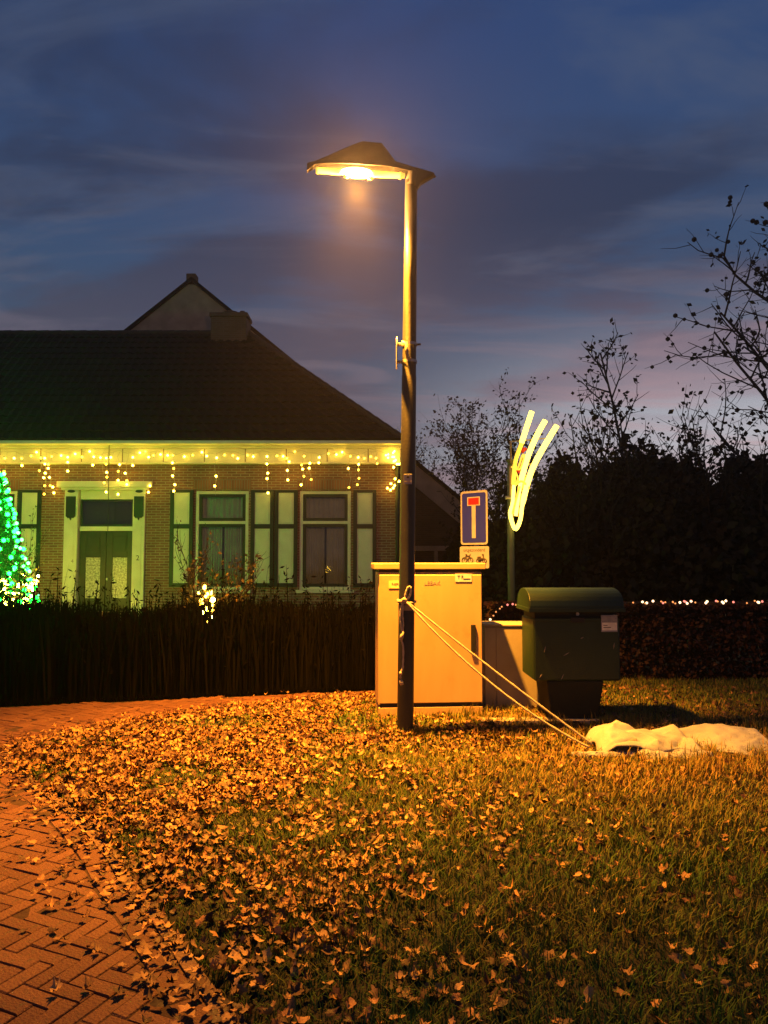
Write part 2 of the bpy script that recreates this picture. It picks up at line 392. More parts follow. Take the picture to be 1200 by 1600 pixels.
# resample evenly
def resample(pts, step):
    out = [pts[0].copy()]; acc = 0
    for a, b in zip(pts, pts[1:]):
        L = (b-a).length
        while acc+L >= step:
            t = (step-acc)/L; a = a+(b-a)*t; out.append(a.copy()); L = (b-a).length; acc = 0
        acc += L
    return out
edge = resample(edge, .108)
EA = np.array([(p.x, p.y) for p in edge])
ET = np.gradient(EA, axis=0); ET /= np.linalg.norm(ET, axis=1)[:, None]
EN = np.stack([-ET[:, 1], ET[:, 0]], 1)         # points to the road side (left of travel)
def sdist(x, y):
    """distance to the verge edge; positive on the verge side"""
    d = np.hypot(EA[:, 0]-x, EA[:, 1]-y); i = int(d.argmin())
    s = (x-EA[i, 0])*EN[i, 0]+(y-EA[i, 1])*EN[i, 1]
    return (-d[i] if s > 0 else d[i]), i
def sdist_np(P):
    out = np.empty(len(P))
    for k in range(0, len(P), 4000):
        q = P[k:k+4000]; D = np.hypot(q[:, 0:1]-EA[None, :, 0], q[:, 1:2]-EA[None, :, 1]); i = D.argmin(1)
        s = (q[:, 0]-EA[i, 0])*EN[i, 0]+(q[:, 1]-EA[i, 1])*EN[i, 1]
        out[k:k+4000] = np.where(s > 0, -D[np.arange(len(q)), i], D[np.arange(len(q)), i])
    return out
far_a, far_b = gp(0, 1110).xy, gp(590, 1083).xy
def far_y(x): return far_a.y+(far_b.y-far_a.y)*(x-far_a.x)/(far_b.x-far_a.x)
# bedding sheet under the pavers
rd = [(p.x, p.y) for p in edge]
MB().add([(-9, .1, 0)]+[(x, y, 0) for x, y in rd]+[(.05, 16.2, 0), (.05, far_y(0), 0), (-9, far_y(-9), 0)], [tuple(range(len(rd)+4))])
road_mb = MB(); nrd = len(rd)
poly = [(-9, .1)]+rd+[(.05, 16.2), (.05, far_y(.05)), (-9, far_y(-9))]
import bmesh
bm = bmesh.new(); f_ = bm.faces.new([bm.verts.new((x, y, .0292)) for x, y in poly]); bmesh.ops.triangulate(bm, faces=[f_])
me = bpy.data.meshes.new('road'); bm.to_mesh(me); bm.free(); me.materials.append(M['bed'])
road = bpy.data.objects.new('road', me); COL.objects.link(road); road['kind'] = 'structure'

def clip_half(poly, p, n):                      # keep the side where (q-p).n >= 0
    out = []
    for i in range(len(poly)):
        a, b = poly[i], poly[(i+1) % len(poly)]
        da, db = (a[0]-p[0])*n[0]+(a[1]-p[1])*n[1], (b[0]-p[0])*n[0]+(b[1]-p[1])*n[1]
        if da >= 0: out.append(a)
        if da*db < 0:
            t = da/(da-db); out.append((a[0]+(b[0]-a[0])*t, a[1]+(b[1]-a[1])*t))
    return out
BW, BL, G = .066, .198, .005                  # paver size and joint
band = .052+.108                               # kerb band + soldier course
cells = []
ang = R(-24); ca, sa = math.cos(ang), math.sin(ang)
U = .066
for i in range(-110, 110):                      # herringbone on a 0.1 m grid
    for j in range(-110, 110):
        k = (i+j) % 4
        if k == 0: cells.append((i*U, j*U, 2*U, U))
        elif k == 2: cells.append((i*U, (j-1)*U, U, 2*U)) if False else None
cells = []
for j in range(-150, 160):
    for i in range(-150, 150):
        m4 = (i-j) % 6
        if m4 == 0: cells.append((i*U, j*U, 3*U, U))        # lying brick covers (i,j),(i+1,j)
        if m4 == 3: cells.append((i*U, j*U, U, -2*U))     # standing brick covers (i,j),(i,j-1)
pavers = []
for (x, y, dx, dy) in cells:
    if dy < 0: y0, y1 = y+dy, y+U
    else: y0, y1 = y, y+dy
    x0, x1 = x, x+dx
    q = [(x0+G/2, y0+G/2), (x1-G/2, y0+G/2), (x1-G/2, y1-G/2), (x0+G/2, y1-G/2)]
    q = [(-2+a*ca-b*sa, 5+a*sa+b*ca) for a, b in q]
    cx, cy = sum(p[0] for p in q)/4, sum(p[1] for p in q)/4
    if cx < -6.5 or cx > 1.2 or cy < .9 or cy > 9.4 or cx < -.62*cy-1.6: continue
    if cy > far_y(cx)-.02: continue
    d, ei = sdist(cx, cy)
    if d > -band+.12: continue
    if d > -band-.16:
        n_ = EN[ei]; p_ = EA[ei]+n_*(band+G)
        q = clip_half(q, p_, n_)
        if len(q) < 3: continue
        ar = abs(sum(q[i][0]*q[(i+1) % len(q)][1]-q[(i+1) % len(q)][0]*q[i][1] for i in range(len(q))))/2
        if ar < .0012: continue
    pavers.append((cx, cy, q))
def inframe(x, y, z=0, mar=20):
    d = Vector((x, y, z-EYE)); zz = d.y*_ct+d.z*_st
    if zz <= .1: return False
    px = 600+F*d.x/zz; py = 800-F*(d.z*_ct-d.y*_st)/zz
    return -mar < px < 1200+mar and -mar < py < 1600+mar
pavers.sort(key=lambda p: (not inframe(p[0], p[1]), math.hypot(p[0], p[1])))
std = {}
stuff = MB()
def paver_z(cx, cy): return .034+.006*vn(cx, cy, 1.2)+random.uniform(-.0035, .0035)
for n, (cx, cy, q) in enumerate(pavers):
    z = paver_z(cx, cy)
    if n < 262:
        mb = MB().prism([(a-cx, b-cy) for a, b in q], -.03, 0, .004)
        o = mb.build('paver', 'paver', road, local=True); o.location = (cx, cy, z); o.rotation_euler = (random.gauss(0, .012), random.gauss(0, .012), random.gauss(0, .012))
    else:
        k0 = len(stuff.v); stuff.prism(q, .002, z, .004); stuff.r += [random.random()]*(len(stuff.v)-k0)
# soldier course and kerb stones along the curved edge
nse = 0
for i in range(0, len(EA)-2, 2):
    a, b = EA[i], EA[i+2]; na, nb = EN[i], EN[i+2]
    if b[1] < .9 or b[1] > 9.2: continue
    t = (b-a)*.018
    q = [tuple(a+t+na*.055), tuple(b-t+nb*.055), tuple(b-t+nb*(band-.004)), tuple(a+t+na*(band-.004))]
    q = q if sum(q[i_][0]*q[(i_+1) % 4][1]-q[(i_+1) % 4][0]*q[i_][1] for i_ in range(4)) > 0 else q[::-1]
    cx, cy = sum(p[0] for p in q)/4, sum(p[1] for p in q)/4; z = paver_z(cx, cy)
    if cy < 6 and inframe(cx, cy):
        o = MB().prism([(u-cx, v-cy) for u, v in q], -.03, 0, .004).build('edge_paver', 'paver', road, local=True); o.location = (cx, cy, z); o.rotation_euler = (random.gauss(0, .01), random.gauss(0, .01), 0)
    else:
        k0 = len(stuff.v); stuff.prism(q, .002, z, .004); stuff.r += [random.random()]*(len(stuff.v)-k0)
o = stuff.build('pavers', 'paver_far', road, kind='stuff')
step = 6
for i in range(0, len(EA)-step, step):
    if EA[i+step][1] < .9 or EA[i][1] > 9: continue
    idx = list(range(i, i+step+1)); inn = [EA[k]+EN[k]*.049 for k in idx]; out_ = [EA[k]-EN[k]*.004 for k in idx]
    mb = MB(); vs = []
    for k, (p, q) in enumerate(zip(inn, out_)):
        if k == 0: p = p+(inn[1]-p)*.03; q = q+(out_[1]-q)*.03
        if k == step: p = p+(inn[-2]-p)*.03; q = q+(out_[-2]-q)*.03
        vs += [(*p, 0), (*p, .037), (*q, .037), (*q, 0)]
    fs = []
    for k in range(step):
        b0, b1 = k*4, k*4+4
        fs += [(b0, b0+1, b1+1, b1), (b0+1, b0+2, b1+2, b1+1), (b0+2, b0+3, b1+3, b1+2)]
    fs += [(0, 3, 2, 1), (step*4, step*4+1, step*4+2, step*4+3)]
    mb.add(vs, fs).build('kerb_stone', 'kerb', road)

# the verge: gently uneven soil under grass and leaves
def gh(x, y, d=None):
    if d is None: d = sdist(x, y)[0]
    k = max(0, min(1, d/.5))
    return .036+k*(.018+.022*vn(x, y, 1.1)+.012*vn(x, y, 3.7, 4))
gx = np.arange(-3.4, 11, .09); gy = np.arange(.5, 9.3, .09)
GX, GY = np.meshgrid(gx, gy); PP = np.stack([GX.ravel(), GY.ravel()], 1); DD = sdist_np(PP)
ZZ = np.array([gh(x, y, d) if d > -.02 else -.03 for (x, y), d in zip(PP, DD)])
nx, ny = len(gx), len(gy)
I = (np.arange(ny-1)[:, None]*nx+np.arange(nx-1)[None, :]).ravel()
np_mesh('grass_verge', np.column_stack([PP, ZZ]), np.stack([I, I+1, I+nx+1, I+nx], 1), 'soil', kind='structure', smooth=True)
def gz_np(P, D): return np.array([gh(x, y, d) for (x, y), d in zip(P, D)])

# strip of rough grass at the foot of the left hedge (structure)
MB().add([(-9, far_y(-9), .02), (.05, far_y(.05), .02), (.05, 16.5, .03), (-16, 16.5, .03), (-16, far_y(-9), .02)], [(0, 1, 2, 3, 4)]).build('front_garden', 'soil', kind='structure')
MB().add([(1.5, 9.2, .02), (30, 9.2, .02), (30, 40, .02), (1.5, 40, .02)], [(0, 1, 2, 3)]).build('yard', 'field', kind='structure')

# ------------------------------------------------------------------ street lamp
pb = gp(633, 1155); PY = pb.y
lamp = empty('street_lamp', (pb.x, PY, 0), label='tall dark street lamp with orange light under a pointed hood', cat='street lamp')
top = at(642.5, 283, PY)
def pole_x(z): return pb.x+(top.x-pb.x)*z/top.z
zs = [0, .02, .6, 1.2, 1.205, 2.2, 3.05, 3.055, 3.9, top.z]
rs = [.069, .069, .068, .067, .066, .064, .062, .060, .056, .052]
MB().tube([(pole_x(z), PY, z) for z in zs], rs, 28).build('pole', 'polepaint', lamp, smooth=True)
# hood: loft of arched sections along x, traced in metres from the lamp's side view
def lx(px): return at(px, 270, PY).x
def lz(py): return at(560, py, PY).z
prof = [(482, 266, 279, .02), (494, 262, 270, .045), (515, 252, 268, .065), (540, 239, 268, .078), (560, 229.5, 268, .082), (567, 226.8, 268, .082), (596, 227.5, 268, .082), (606, 240, 268, .08), (617, 254, 269, .075), (640, 259.5, 272, .065), (660, 265.5, 274, .045), (675, 270, 274.5, .022), (681, 273, 275, .008)]
vs, fs = [], []; K = 11
for (px, yt, yb, wv) in prof:
    for k in range(K):
        u = -1+2*k/(K-1); h = (1-abs(u))**.62 if abs(u) < 1 else 0
        vs.append((lx(px), PY+u*wv*.72, lz(yb)+(lz(yt)-lz(yb))*h))
for i in range(len(prof)-1):
    for k in range(K-1): fs.append((i*K+k, i*K+k+1, (i+1)*K+k+1, (i+1)*K+k))
hood = MB().add(vs, fs).build('hood', 'hood', lamp)
sm = hood.modifiers.new('s', 'SOLIDIFY'); sm.thickness = .006
# neck that carries the hood on the pole
nk = MB()
nk.tube([(top.x, PY, top.z-.05), (top.x+.004, PY, lz(286)), (top.x+.012, PY, lz(272)), (top.x+.012, PY, lz(268))], [.053, .054, .058, .045], 20)
nk.build('neck', 'hood', lamp, smooth=True)
wedge = MB().extr([(lx(637), lz(262)), (lx(637), lz(284)), (lx(643), lz(297)), (lx(652), lz(296.5)), (lx(658), lz(287.5)), (lx(680), lz(274.5)), (lx(676), lz(271.5)), (lx(650), lz(264))], 'y', PY-.040, PY+.040).build('rear_fairing', 'hood', lamp)
bv = wedge.modifiers.new('b', 'BEVEL'); bv.width = .015; bv.segments = 3
# lamp tube and burner
zt = lz(275.5)
MB().tube([(lx(x), PY, zt) for x in (495, 498, 499, 530, 534)], [.026, .030, .026, .028, .024], 14).build('lamp_tube', 'lamp_glass', lamp, smooth=True)
MB().tube([(lx(x), PY, zt) for x in (581, 585, 623, 624, 627, 628, 632)], [.024, .028, .025, .031, .031, .024, .022], 14).build('lamp_tube', 'lamp_glass', lamp, smooth=True)
MB().tube([(lx(x), PY, zt) for x in (533, 537, 543, 551, 559, 567, 574, 579, 582)], [.012, .026, .036, .043, .045, .043, .036, .026, .012], 16).build('burner', 'burner', lamp, smooth=True)
for cx in (541, 578):
    MB().tube([(lx(cx-3), PY-.02, zt-.030), (lx(cx-2), PY-.02, zt-.052), (lx(cx+2), PY-.02, zt-.056), (lx(cx+5), PY-.02, zt-.046)], [.008, .012, .012, .008], 8).build('clip', 'lamp_glass', lamp, smooth=True)
lp = Vector((lx(558), PY, zt-.085))
LAMP_PARTS = [hood]+[o for o in lamp.children if o.name.split('.')[0] in ('lamp_tube', 'burner', 'clip')]
sl = bpy.data.lights.new('sodium_beam', 'SPOT'); sl.color = (1, .36, .022); sl.energy = 10400; sl.spot_size = R(95); sl.spot_blend = 1.0; sl.shadow_soft_size = .06
so = bpy.data.objects.new('sodium_beam', sl); COL.objects.link(so); so.parent = lamp; so.location = lp-Vector(lamp.location)
pl = bpy.data.lights.new('sodium_glow', 'POINT'); pl.color = (1, .40, .08); pl.energy = 620; pl.shadow_soft_size = .05
po = bpy.data.objects.new('sodium_glow', pl); COL.objects.link(po); po.parent = lamp; po.location = lp-Vector(lamp.location)
# the luminaire arm points a little towards the path: swing it about the pole
swing = R(7); piv = Vector((top.x, PY, 0))-Vector(lamp.location)
SW = Matrix.Translation(piv) @ Matrix.Rotation(swing, 4, 'Z') @ Matrix.Scale(1/math.cos(swing), 4, (1, 0, 0)) @ Matrix.Translation(-piv)
for o in LAMP_PARTS: o.data.transform(SW)
for o in (so, po): o.location = SW @ o.location
# sticker on the pole
s_ = at(637, 750, PY); MB().box(s_.x-.034, s_.x+.034, PY-.0685, PY-.066, s_.z-.042, s_.z+.042, .0008).build('sticker', 'sign_white', lamp)
MB().box(s_.x-.011, s_.x+.011, PY-.0700, PY-.0688, s_.z+.008, s_.z+.028, .0004).build('sticker_mark', 'ink', lamp)
MB().box(s_.x-.028, s_.x+.028, PY-.0700, PY-.0688, s_.z-.024, s_.z-.018, .0004).build('sticker_mark', 'inkf', lamp)
zt_ = at(637, 949, PY).z; MB().tube([(pole_x(zt_-.02), PY, zt_-.022), (pole_x(zt_), PY, zt_+.022)], .0695, 26, False).build('tape_band', 'inkf', lamp, smooth=True)

# small plate clamped to the pole, seen edge-on
pz = at(637, 552, PY).z; px0 = pole_x(pz)
psg = empty('pole_sign', (px0-.10, PY, pz-.13), label='small oblong plate clamped edge-on to the lamp pole', cat='sign')
oval = [(math.copysign(abs(math.cos(a))**.6, math.cos(a))*.085, math.copysign(abs(math.sin(a))**.6, math.sin(a))*.135) for a in [2*math.pi*k/28 for k in range(28)]]
MB().add([(px0-.112, PY+u, pz+v) for u, v in oval]+[(px0-.104, PY+u, pz+v) for u, v in oval], [tuple(range(28)), tuple(range(55, 27, -1))]+[(i, 28+i, 28+(i+1) % 28, (i+1) % 28) for i in range(28)]).build('plate', 'galv', psg)
for dz in (.075, -.075):
    MB().tube([(px0+.0, PY, pz+dz-.012), (px0, PY, pz+dz+.012)], .067, 20, False).build('clamp_band', 'galv', psg)
    MB().box(px0-.104, px0-.055, PY-.014, PY+.014, pz+dz-.011, pz+dz+.011, .002).build('bracket', 'galv', psg)
MB().tube([(px0+.060, PY, pz+.075), (px0+.098, PY-.004, pz+.078)], .009, 8).build('bolt', 'black', psg)
# cable-tie hook hanging on the lit side of the pole
MB().tube([(px0-.060, PY-.055, pz+.085), (px0-.035, PY-.075, pz+.06), (px0-.028, PY-.078, pz+.02), (px0-.012, PY-.078, pz-.055), (px0+.012, PY-.074, pz-.07)], [.012, .012, .013, .011, .012], 8).build('strap', 'rope', psg, smooth=True)

# ------------------------------------------------------------------ utility cabinet
cb0 = gp(673, 1131)
cab = empty('utility_cabinet', (cb0.x, cb0.y, 0), R(4.5), label='tall cream metal utility cabinet behind the street lamp', cat='cabinet')
S = cb0.y/F*1.0                                 # metres per pixel at the cabinet front
def cw(px): return (px-673)*S
def ch(py): return at(673, py, cb0.y).z
def part(name, m, parent, *a, **k):
    return MB().box(*a, k.get('b', 0)).build(name, m, parent, local=True)
hw, dp = cw(754.5), .42
body = part('body', 'cream', cab, -hw+.004, hw, .012, dp, ch(1101), ch(894), b=.006)
door = part('door', 'cream', cab, -hw+.012, hw-.004, -.010, .010, ch(1098), ch(898), b=.005)
part('door_handle', 'black', door, cw(736), cw(743.5), -.026, -.0105, ch(1020), ch(976), b=.004)
part('lid', 'cream', cab, -hw-.036, hw+.034, -.013, dp+.03, ch(889.5), ch(880), b=.006)
part('neck', 'black', cab, -hw+.012, hw-.012, .022, dp-.02, ch(897)-.02, ch(889))  # black block stands in for shade in the recess under the lid
part('gap_shade', 'black', cab, -hw+.02, hw-.01, .006, dp-.01, ch(1106), ch(1097))  # black strip puts the shade of the plinth gap into colour
part('plinth', 'cream', cab, -hw+.006, hw-.002, -.006, dp, ch(1119), ch(1104.5), b=.004)
part('gap_shade', 'black', cab, -hw+.01, hw-.006, .008, dp-.01, ch(1122), ch(1118))  # lower gap, its shade likewise coloured black
part('base', 'concrete', cab, -hw+.006, hw-.006, -.002, dp, -.03, ch(1121), b=.006)
def plate(name, m, par, x0, x1, y0, y1, yy=-.0135): return MB().box(x0, x1, yy, yy+.0025, y0, y1).build(name, m, par, local=True)
st = plate('label', 'stick_y', door, cw(608), cw(628), ch(919), ch(907))
text_mesh('F-KM', .028, 'lettering', 'ink', st, (cw(618), -.0145, ch(912.5)), (math.pi/2, 0, 0))
st = plate('label', 'stick_c', door, cw(712), cw(738), ch(909), ch(896.5))
text_mesh('T F', .040, 'lettering', 'ink', st, (cw(720), -.0145, ch(902)), (math.pi/2, 0, 0))
part('print_line', 'ink', st, cw(724.5), cw(736), -.0148, -.0136, ch(905.2), ch(903.9))
text_mesh('LEBAK', .052, 'faded_tag', 'stick_f', door, (cw(676), -.0112, ch(911)), (math.pi/2, 0, R(0)))

# ------------------------------------------------------------------ low beige cabinet next to it
lc = empty('low_cabinet', (1.27, 7.15, 0), R(1), label='low beige cabinet between the cream cabinet and the green bin', cat='cabinet')
part('body', 'creamd', lc, -.30, .30, 0, .36, -.02, .845, b=.006)
part('corner_post', 'creamd', lc, -.305, -.205, -.010, -.0005, 0, .838, b=.003)
part('door', 'creamd', lc, -.196, .29, -.010, -.0005, .06, .838, b=.004)
part('lid', 'creamd', lc, -.315, .315, -.018, .375, .8455, .866, b=.005)

# concrete edging strip in front
a_, b_ = gp(752, 1141), gp(938, 1141)
xs = np.linspace(a_.x, b_.x, 4)
strip = empty('edging_strip', ((a_.x+b_.x)/2, a_.y, 0), label='pale concrete edging strip in front of the green bin', cat='edging')
for k in range(3): MB().box(xs[k]+.003, xs[k+1]-.003, a_.y-.02, a_.y+.13, -.02, .085+.003*k, .006).build('concrete_slab', 'concrete', strip)

# ------------------------------------------------------------------ green bin
bx = empty('street_bin', (1.70, 6.55, 0), R(1.0), label='dark green plastic bin with barrel lid on a tapered foot', cat='bin')
part('body', 'green_plastic', bx, -.385, .375, 0, .52, .425, .965, b=.014)
part('upper_band', 'green_dark', bx, -.370, .36, .022, .50, .964, 1.04, b=.004)
arc = [(-.045, 1.035)]+[(.245-.29*math.cos(t), 1.045+.185*math.sin(t)**.75) for t in np.linspace(.12, math.pi-.12, 14)]+[(.535, 1.035)]
lid = MB().extr(arc, 'x', -.425, .405).build('lid', 'green_plastic', bx, local=True)
bv = lid.modifiers.new('b', 'BEVEL'); bv.width = .008; bv.segments = 2; bv.limit_method = 'ANGLE'
part('lid_rim', 'green_plastic', bx, -.432, .412, -.052, -.046, 1.028, 1.062, b=.002)
part('lid_rim', 'green_plastic', bx, -.4335, -.4255, -.045, .53, 1.028, 1.062, b=.002)
part('front_lip', 'green_plastic', bx, -.38, .37, -.012, -.0005, .945, .972, b=.003)
part('hasp', 'black', bx, -.06, .06, -.022, -.013, .935, .980, b=.003)
MB().tube([(.006, -.0, 1.008), (.006, .008, 1.008)], .014, 12).build('lock', 'galv', bx, local=True)
part('lock_cylinder', 'galv', bx, -.004, .016, .006, .021, .992, 1.022, b=.003)
ped = MB(); w0, w1 = .195, .262
vs = [(-w0-.02, .07, -.02), (w0-.02, .07, -.02), (w0-.02, .45, -.02), (-w0-.02, .45, -.02), (-w1-.01, .015, .424), (w1-.03, .015, .424), (w1-.03, .5, .424), (-w1-.01, .5, .424)]
ped.add(vs, [(3, 2, 1, 0), (4, 5, 6, 7), (0, 1, 5, 4), (1, 2, 6, 5), (2, 3, 7, 6), (3, 0, 4, 7)])
po_ = ped.build('foot', 'green_dark', bx, local=True); bv = po_.modifiers.new('b', 'BEVEL'); bv.width = .012; bv.segments = 2
lb = part('label', 'stick_g', bx, .215, .345, -.0165, -.0135, .935, .995); part('label_text_panel', 'stick_c', bx, .215, .345, -.0165, -.0135, .860, .9345)
part('label_edge', 'sign_white', bx, .212, .348, -.0178, -.0167, .856, .866); part('label_backing', 'sign_white', bx, .209, .351, -.0134, -.001, .853, 1.0)
for k in range(2): part('print_line', 'ink', bx, .225, .262+.03*k, -.0176, -.0167, .908-.018*k, .914-.018*k)
text_mesh('O', .05, 'emblem', 'sign_white', bx, (.318, -.0170, .985), (math.pi/2, 0, 0))
for (u, v, l, a) in [(-.29, .70, .055, 1.3), (-.10, .66, .06, .5), (-.14, .46, .06, 1.1), (.32, .73, .06, 1.4), (.04, .80, .03, .4), (-.33, .47, .04, 1.0)]:
    dx, dz = math.cos(a)*l/2, math.sin(a)*l/2
    MB().tube([(u-dx, -.0012, v-dz), (u, -.002, v), (u+dx, -.0012, v+dz)], [.001, .005, .001], 5).build('scratch', 'inkf', bx, local=True)

# ------------------------------------------------------------------ dead-end sign
sy = 7.95; sg = at(741, 808, sy)
sgn = empty('traffic_sign', (sg.x, sy, 0), R(-44), label='blue dead-end traffic sign with white bar and red square', cat='traffic sign')
hz0, hz1 = at(741, 851, sy).z, at(741, 767, sy).z; W2 = .180
def rrect(w2, z0, z1, r, n=5):
    out = []
    for cx, cz, a0 in ((w2-r, z1-r, 0), (-w2+r, z1-r, 90), (-w2+r, z0+r, 180), (w2-r, z0+r, 270)):
        for k in range(n): a = R(a0+90*k/(n-1)); out.append((cx+r*math.cos(a), cz+r*math.sin(a)))
    return out
MB().extr(rrect(W2, hz0, hz1, .03), 'y', -.006, 0).build('border', 'sign_white', sgn, local=True)
MB().extr(rrect(W2-.022, hz0+.022, hz1-.022, .022), 'y', -.0085, -.0062).build('face', 'sign_blue', sgn, local=True)
part('stem', 'sign_white', sgn, -.026, .026, -.011, -.0087, hz0+.07, hz1-.16)
part('bar_border', 'sign_white', sgn, -.085, .085, -.011, -.0087, hz1-.160, hz1-.065)
part('bar', 'sign_red', sgn, -.070, .070, -.0135, -.0112, hz1-.148, hz1-.077)
MB().tube([(0, .035, -.05), (0, .035, hz1-.02)], .025, 14).build('post', 'galv', sgn, local=True, smooth=True)
for zz in (hz0+.1, hz1-.1): part('clamp', 'galv', sgn, -.05, .05, .0008, .06, zz-.015, zz+.015, b=.003)
pz1 = hz0-.018; pz0 = pz1-.235
up_ = empty('exception_plate', (sg.x, sy, pz0), R(-40), label='white exception plate under the dead-end sign', cat='sign')
MB().extr([(a, b-pz0) for a, b in rrect(.185, pz0, pz1, .018)], 'y', -.006, 0).build('panel', 'sign_white', up_, local=True)
text_mesh('uitgezonderd', .052, 'lettering', 'ink', up_, (0, -.0072, .195), (math.pi/2, 0, 0))
ic = MB()
def ringx(cx, cz, r): ic.tube([(cx+r*math.cos(2*math.pi*k/14), -.009, cz+r*math.sin(2*math.pi*k/14)) for k in range(15)], .0055, 5, False)
ringx(-.125, .085, .030); ringx(-.045, .085, .030)
for p, q in (((-.125, .085), (-.10, .135)), ((-.10, .135), (-.055, .13)), ((-.055, .13), (-.045, .085)), ((-.10, .135), (-.085, .085)), ((-.085, .085), (-.055, .13)), ((-.055, .13), (-.05, .15)), ((-.112, .146), (-.09, .146))):
    ic.tube([(p[0], -.009, p[1]), (q[0], -.009, q[1])], .005, 5)
ic.build('bicycle_symbol', 'ink', up_, local=True)
ic = MB(); ringx(.055, .08, .024); ringx(.13, .08, .024)
for p, q, r in (((.055, .085), (.085, .10), .014), ((.085, .10), (.115, .10), .012), ((.045, .115), (.085, .118), .010), ((.13, .08), (.11, .145), .007), ((.10, .148), (.122, .145), .006)):
    ic.tube([(p[0], -.009, p[1]), (q[0], -.009, q[1])], r, 6)
ic.build('moped_symbol', 'ink', up_, local=True)

# ------------------------------------------------------------------ comet decoration on a green post
CY = 12.0
cpb = at(799, 945, CY)
pst = empty('decoration_post', (cpb.x, CY, 0), label='green post carrying the glowing comet decoration', cat='post')
MB().tube([(cpb.x+.02, CY, -.05), (cpb.x, CY, 1.2), (at(797.5, 722, CY).x, CY, at(797, 722, CY).z)], [.062, .058, .052], 16).build('shaft', 'post_green', pst, smooth=True)
b_ = at(797, 722, CY); MB().tube([(b_.x, CY, b_.z), (b_.x, CY, b_.z+.03), (b_.x, CY, b_.z+.06)], [.058, .07, .02], 14).build('cap', 'post_green', pst, smooth=True)
com = empty('comet_light', tuple(at(806, 832, CY-.1)), label='glowing yellow comet of three light tubes on the green post', cat='decoration')
def tubepx(name, m, pts, r, n=10):
    P = [at(x, y, CY-.10-d) for x, y, d in pts]
    return MB().tube(smooth_line(P, 4), r, n).build(name, m, com, smooth=True)
tubepx('light_tube', 'comet', [(831, 643, 0), (824, 664, 0), (815, 692, 0)], .043)
tubepx('light_tube', 'comet_dim', [(815, 693, 0), (806, 718, 0), (803, 740, 0), (802, 757, 0)], .034)
tubepx('light_tube', 'comet', [(803, 758, .0), (801, 785, .0), (797, 800, 0), (798, 812, 0)], .028)
tubepx('light_tube', 'comet', [(852, 657, .06), (838, 682, .06), (825, 713, .06), (815, 748, .06), (810, 776, .06), (806, 806, .06)], [.043]*13+[.030]*8)
tubepx('light_tube', 'comet', [(870, 665, .12), (850, 698, .12), (833, 730, .12), (823, 760, .12), (816, 790, .12), (813, 812, .12), (806, 827, .12), (800, 816, .12), (797, 800, .12)], [.045]*16+[.032]*17)
tubepx('star_outline', 'comet_dim', [(799, 729, .14), (808, 733, .14), (816, 712, .14), (819, 713, .14), (813, 732, .14), (805, 734, .14), (809, 747, .14), (805, 755, .14), (801, 738, .14)], .014)
tubepx('star_outline', 'comet_dim', [(805, 758, .14), (814, 752, .14), (822, 757, .14), (827, 764, .14)], .02)
tubepx('inner_tube', 'comet_dim', [(812, 760, .16), (806, 782, .16), (801, 803, .16)], .018)
tubepx('inner_tube', 'comet_dim', [(829, 735, .02), (820, 752, .02), (812, 768, .02)], .018)
tubepx('crossbar', 'verge', [(796, 690, 0), (820, 688, 0), (852, 685, .06)], .009, 6)
tubepx('crossbar', 'verge', [(800, 724, 0), (822, 726, .06), (840, 722, .1)], .010, 6)
tubepx('upright', 'verge', [(798, 690, 0), (798, 724, -.04)], .016, 6)
tubepx('upright', 'verge', [(797, 728, 0), (797, 775, -.03)], .020, 6)
for (x, y, rr) in ((817, 704, .055), (811, 735, .06)):
    c = at(x, y, CY-.02); MB().tube([(c.x-.05, c.y, c.z+.05), (c.x, c.y, c.z), (c.x+.06, c.y, c.z+.03)], [.02, rr, .02], 8).build('red_bow', 'lantern_red', com, smooth=True)
c = at(792, 778, CY); MB().tube([(c.x-.03, CY-.05, c.z), (c.x+.09, CY-.05, c.z)], .03, 10).build('clamp', 'galv', com)

# ------------------------------------------------------------------ farmhouse
HY = 17.5; hs = HY/F
def hx(px): return (px-600)*hs
def hh(py): return at(600, py, HY).z
hL, hR = hx(-290), hx(624)
house = empty('farmhouse', ((hL+hR)/2, HY, 0), label='brick farmhouse with white door surround and hipped dark roof', cat='house')
eave = hh(693); cor_b = hh(726)
wins = [(305, 388), (468, 548)]
holes = []
for a, b in wins: holes += [(hx(a), hx(b), hh(922), hh(767)), (hx(330-b), hx(330-a), hh(922), hh(767))]
holes.append((hx(102), hx(226), .25, hh(764)))
xsg = sorted({hL, hR, *[h[0] for h in holes], *[h[1] for h in holes]}); zsg = sorted({0, eave-.05, *[h[2] for h in holes], *[h[3] for h in holes]})
wl = MB()
def in_hole(x, z): return any(h[0] < x < h[1] and h[2] < z < h[3] for h in holes)
wd = .3
vid = {}
def vv(x, y, z):
    k = (round(x, 4), round(y, 4), round(z, 4))
    if k not in vid: vid[k] = len(wl.v); wl.v.append((x, y, z))
    return vid[k]
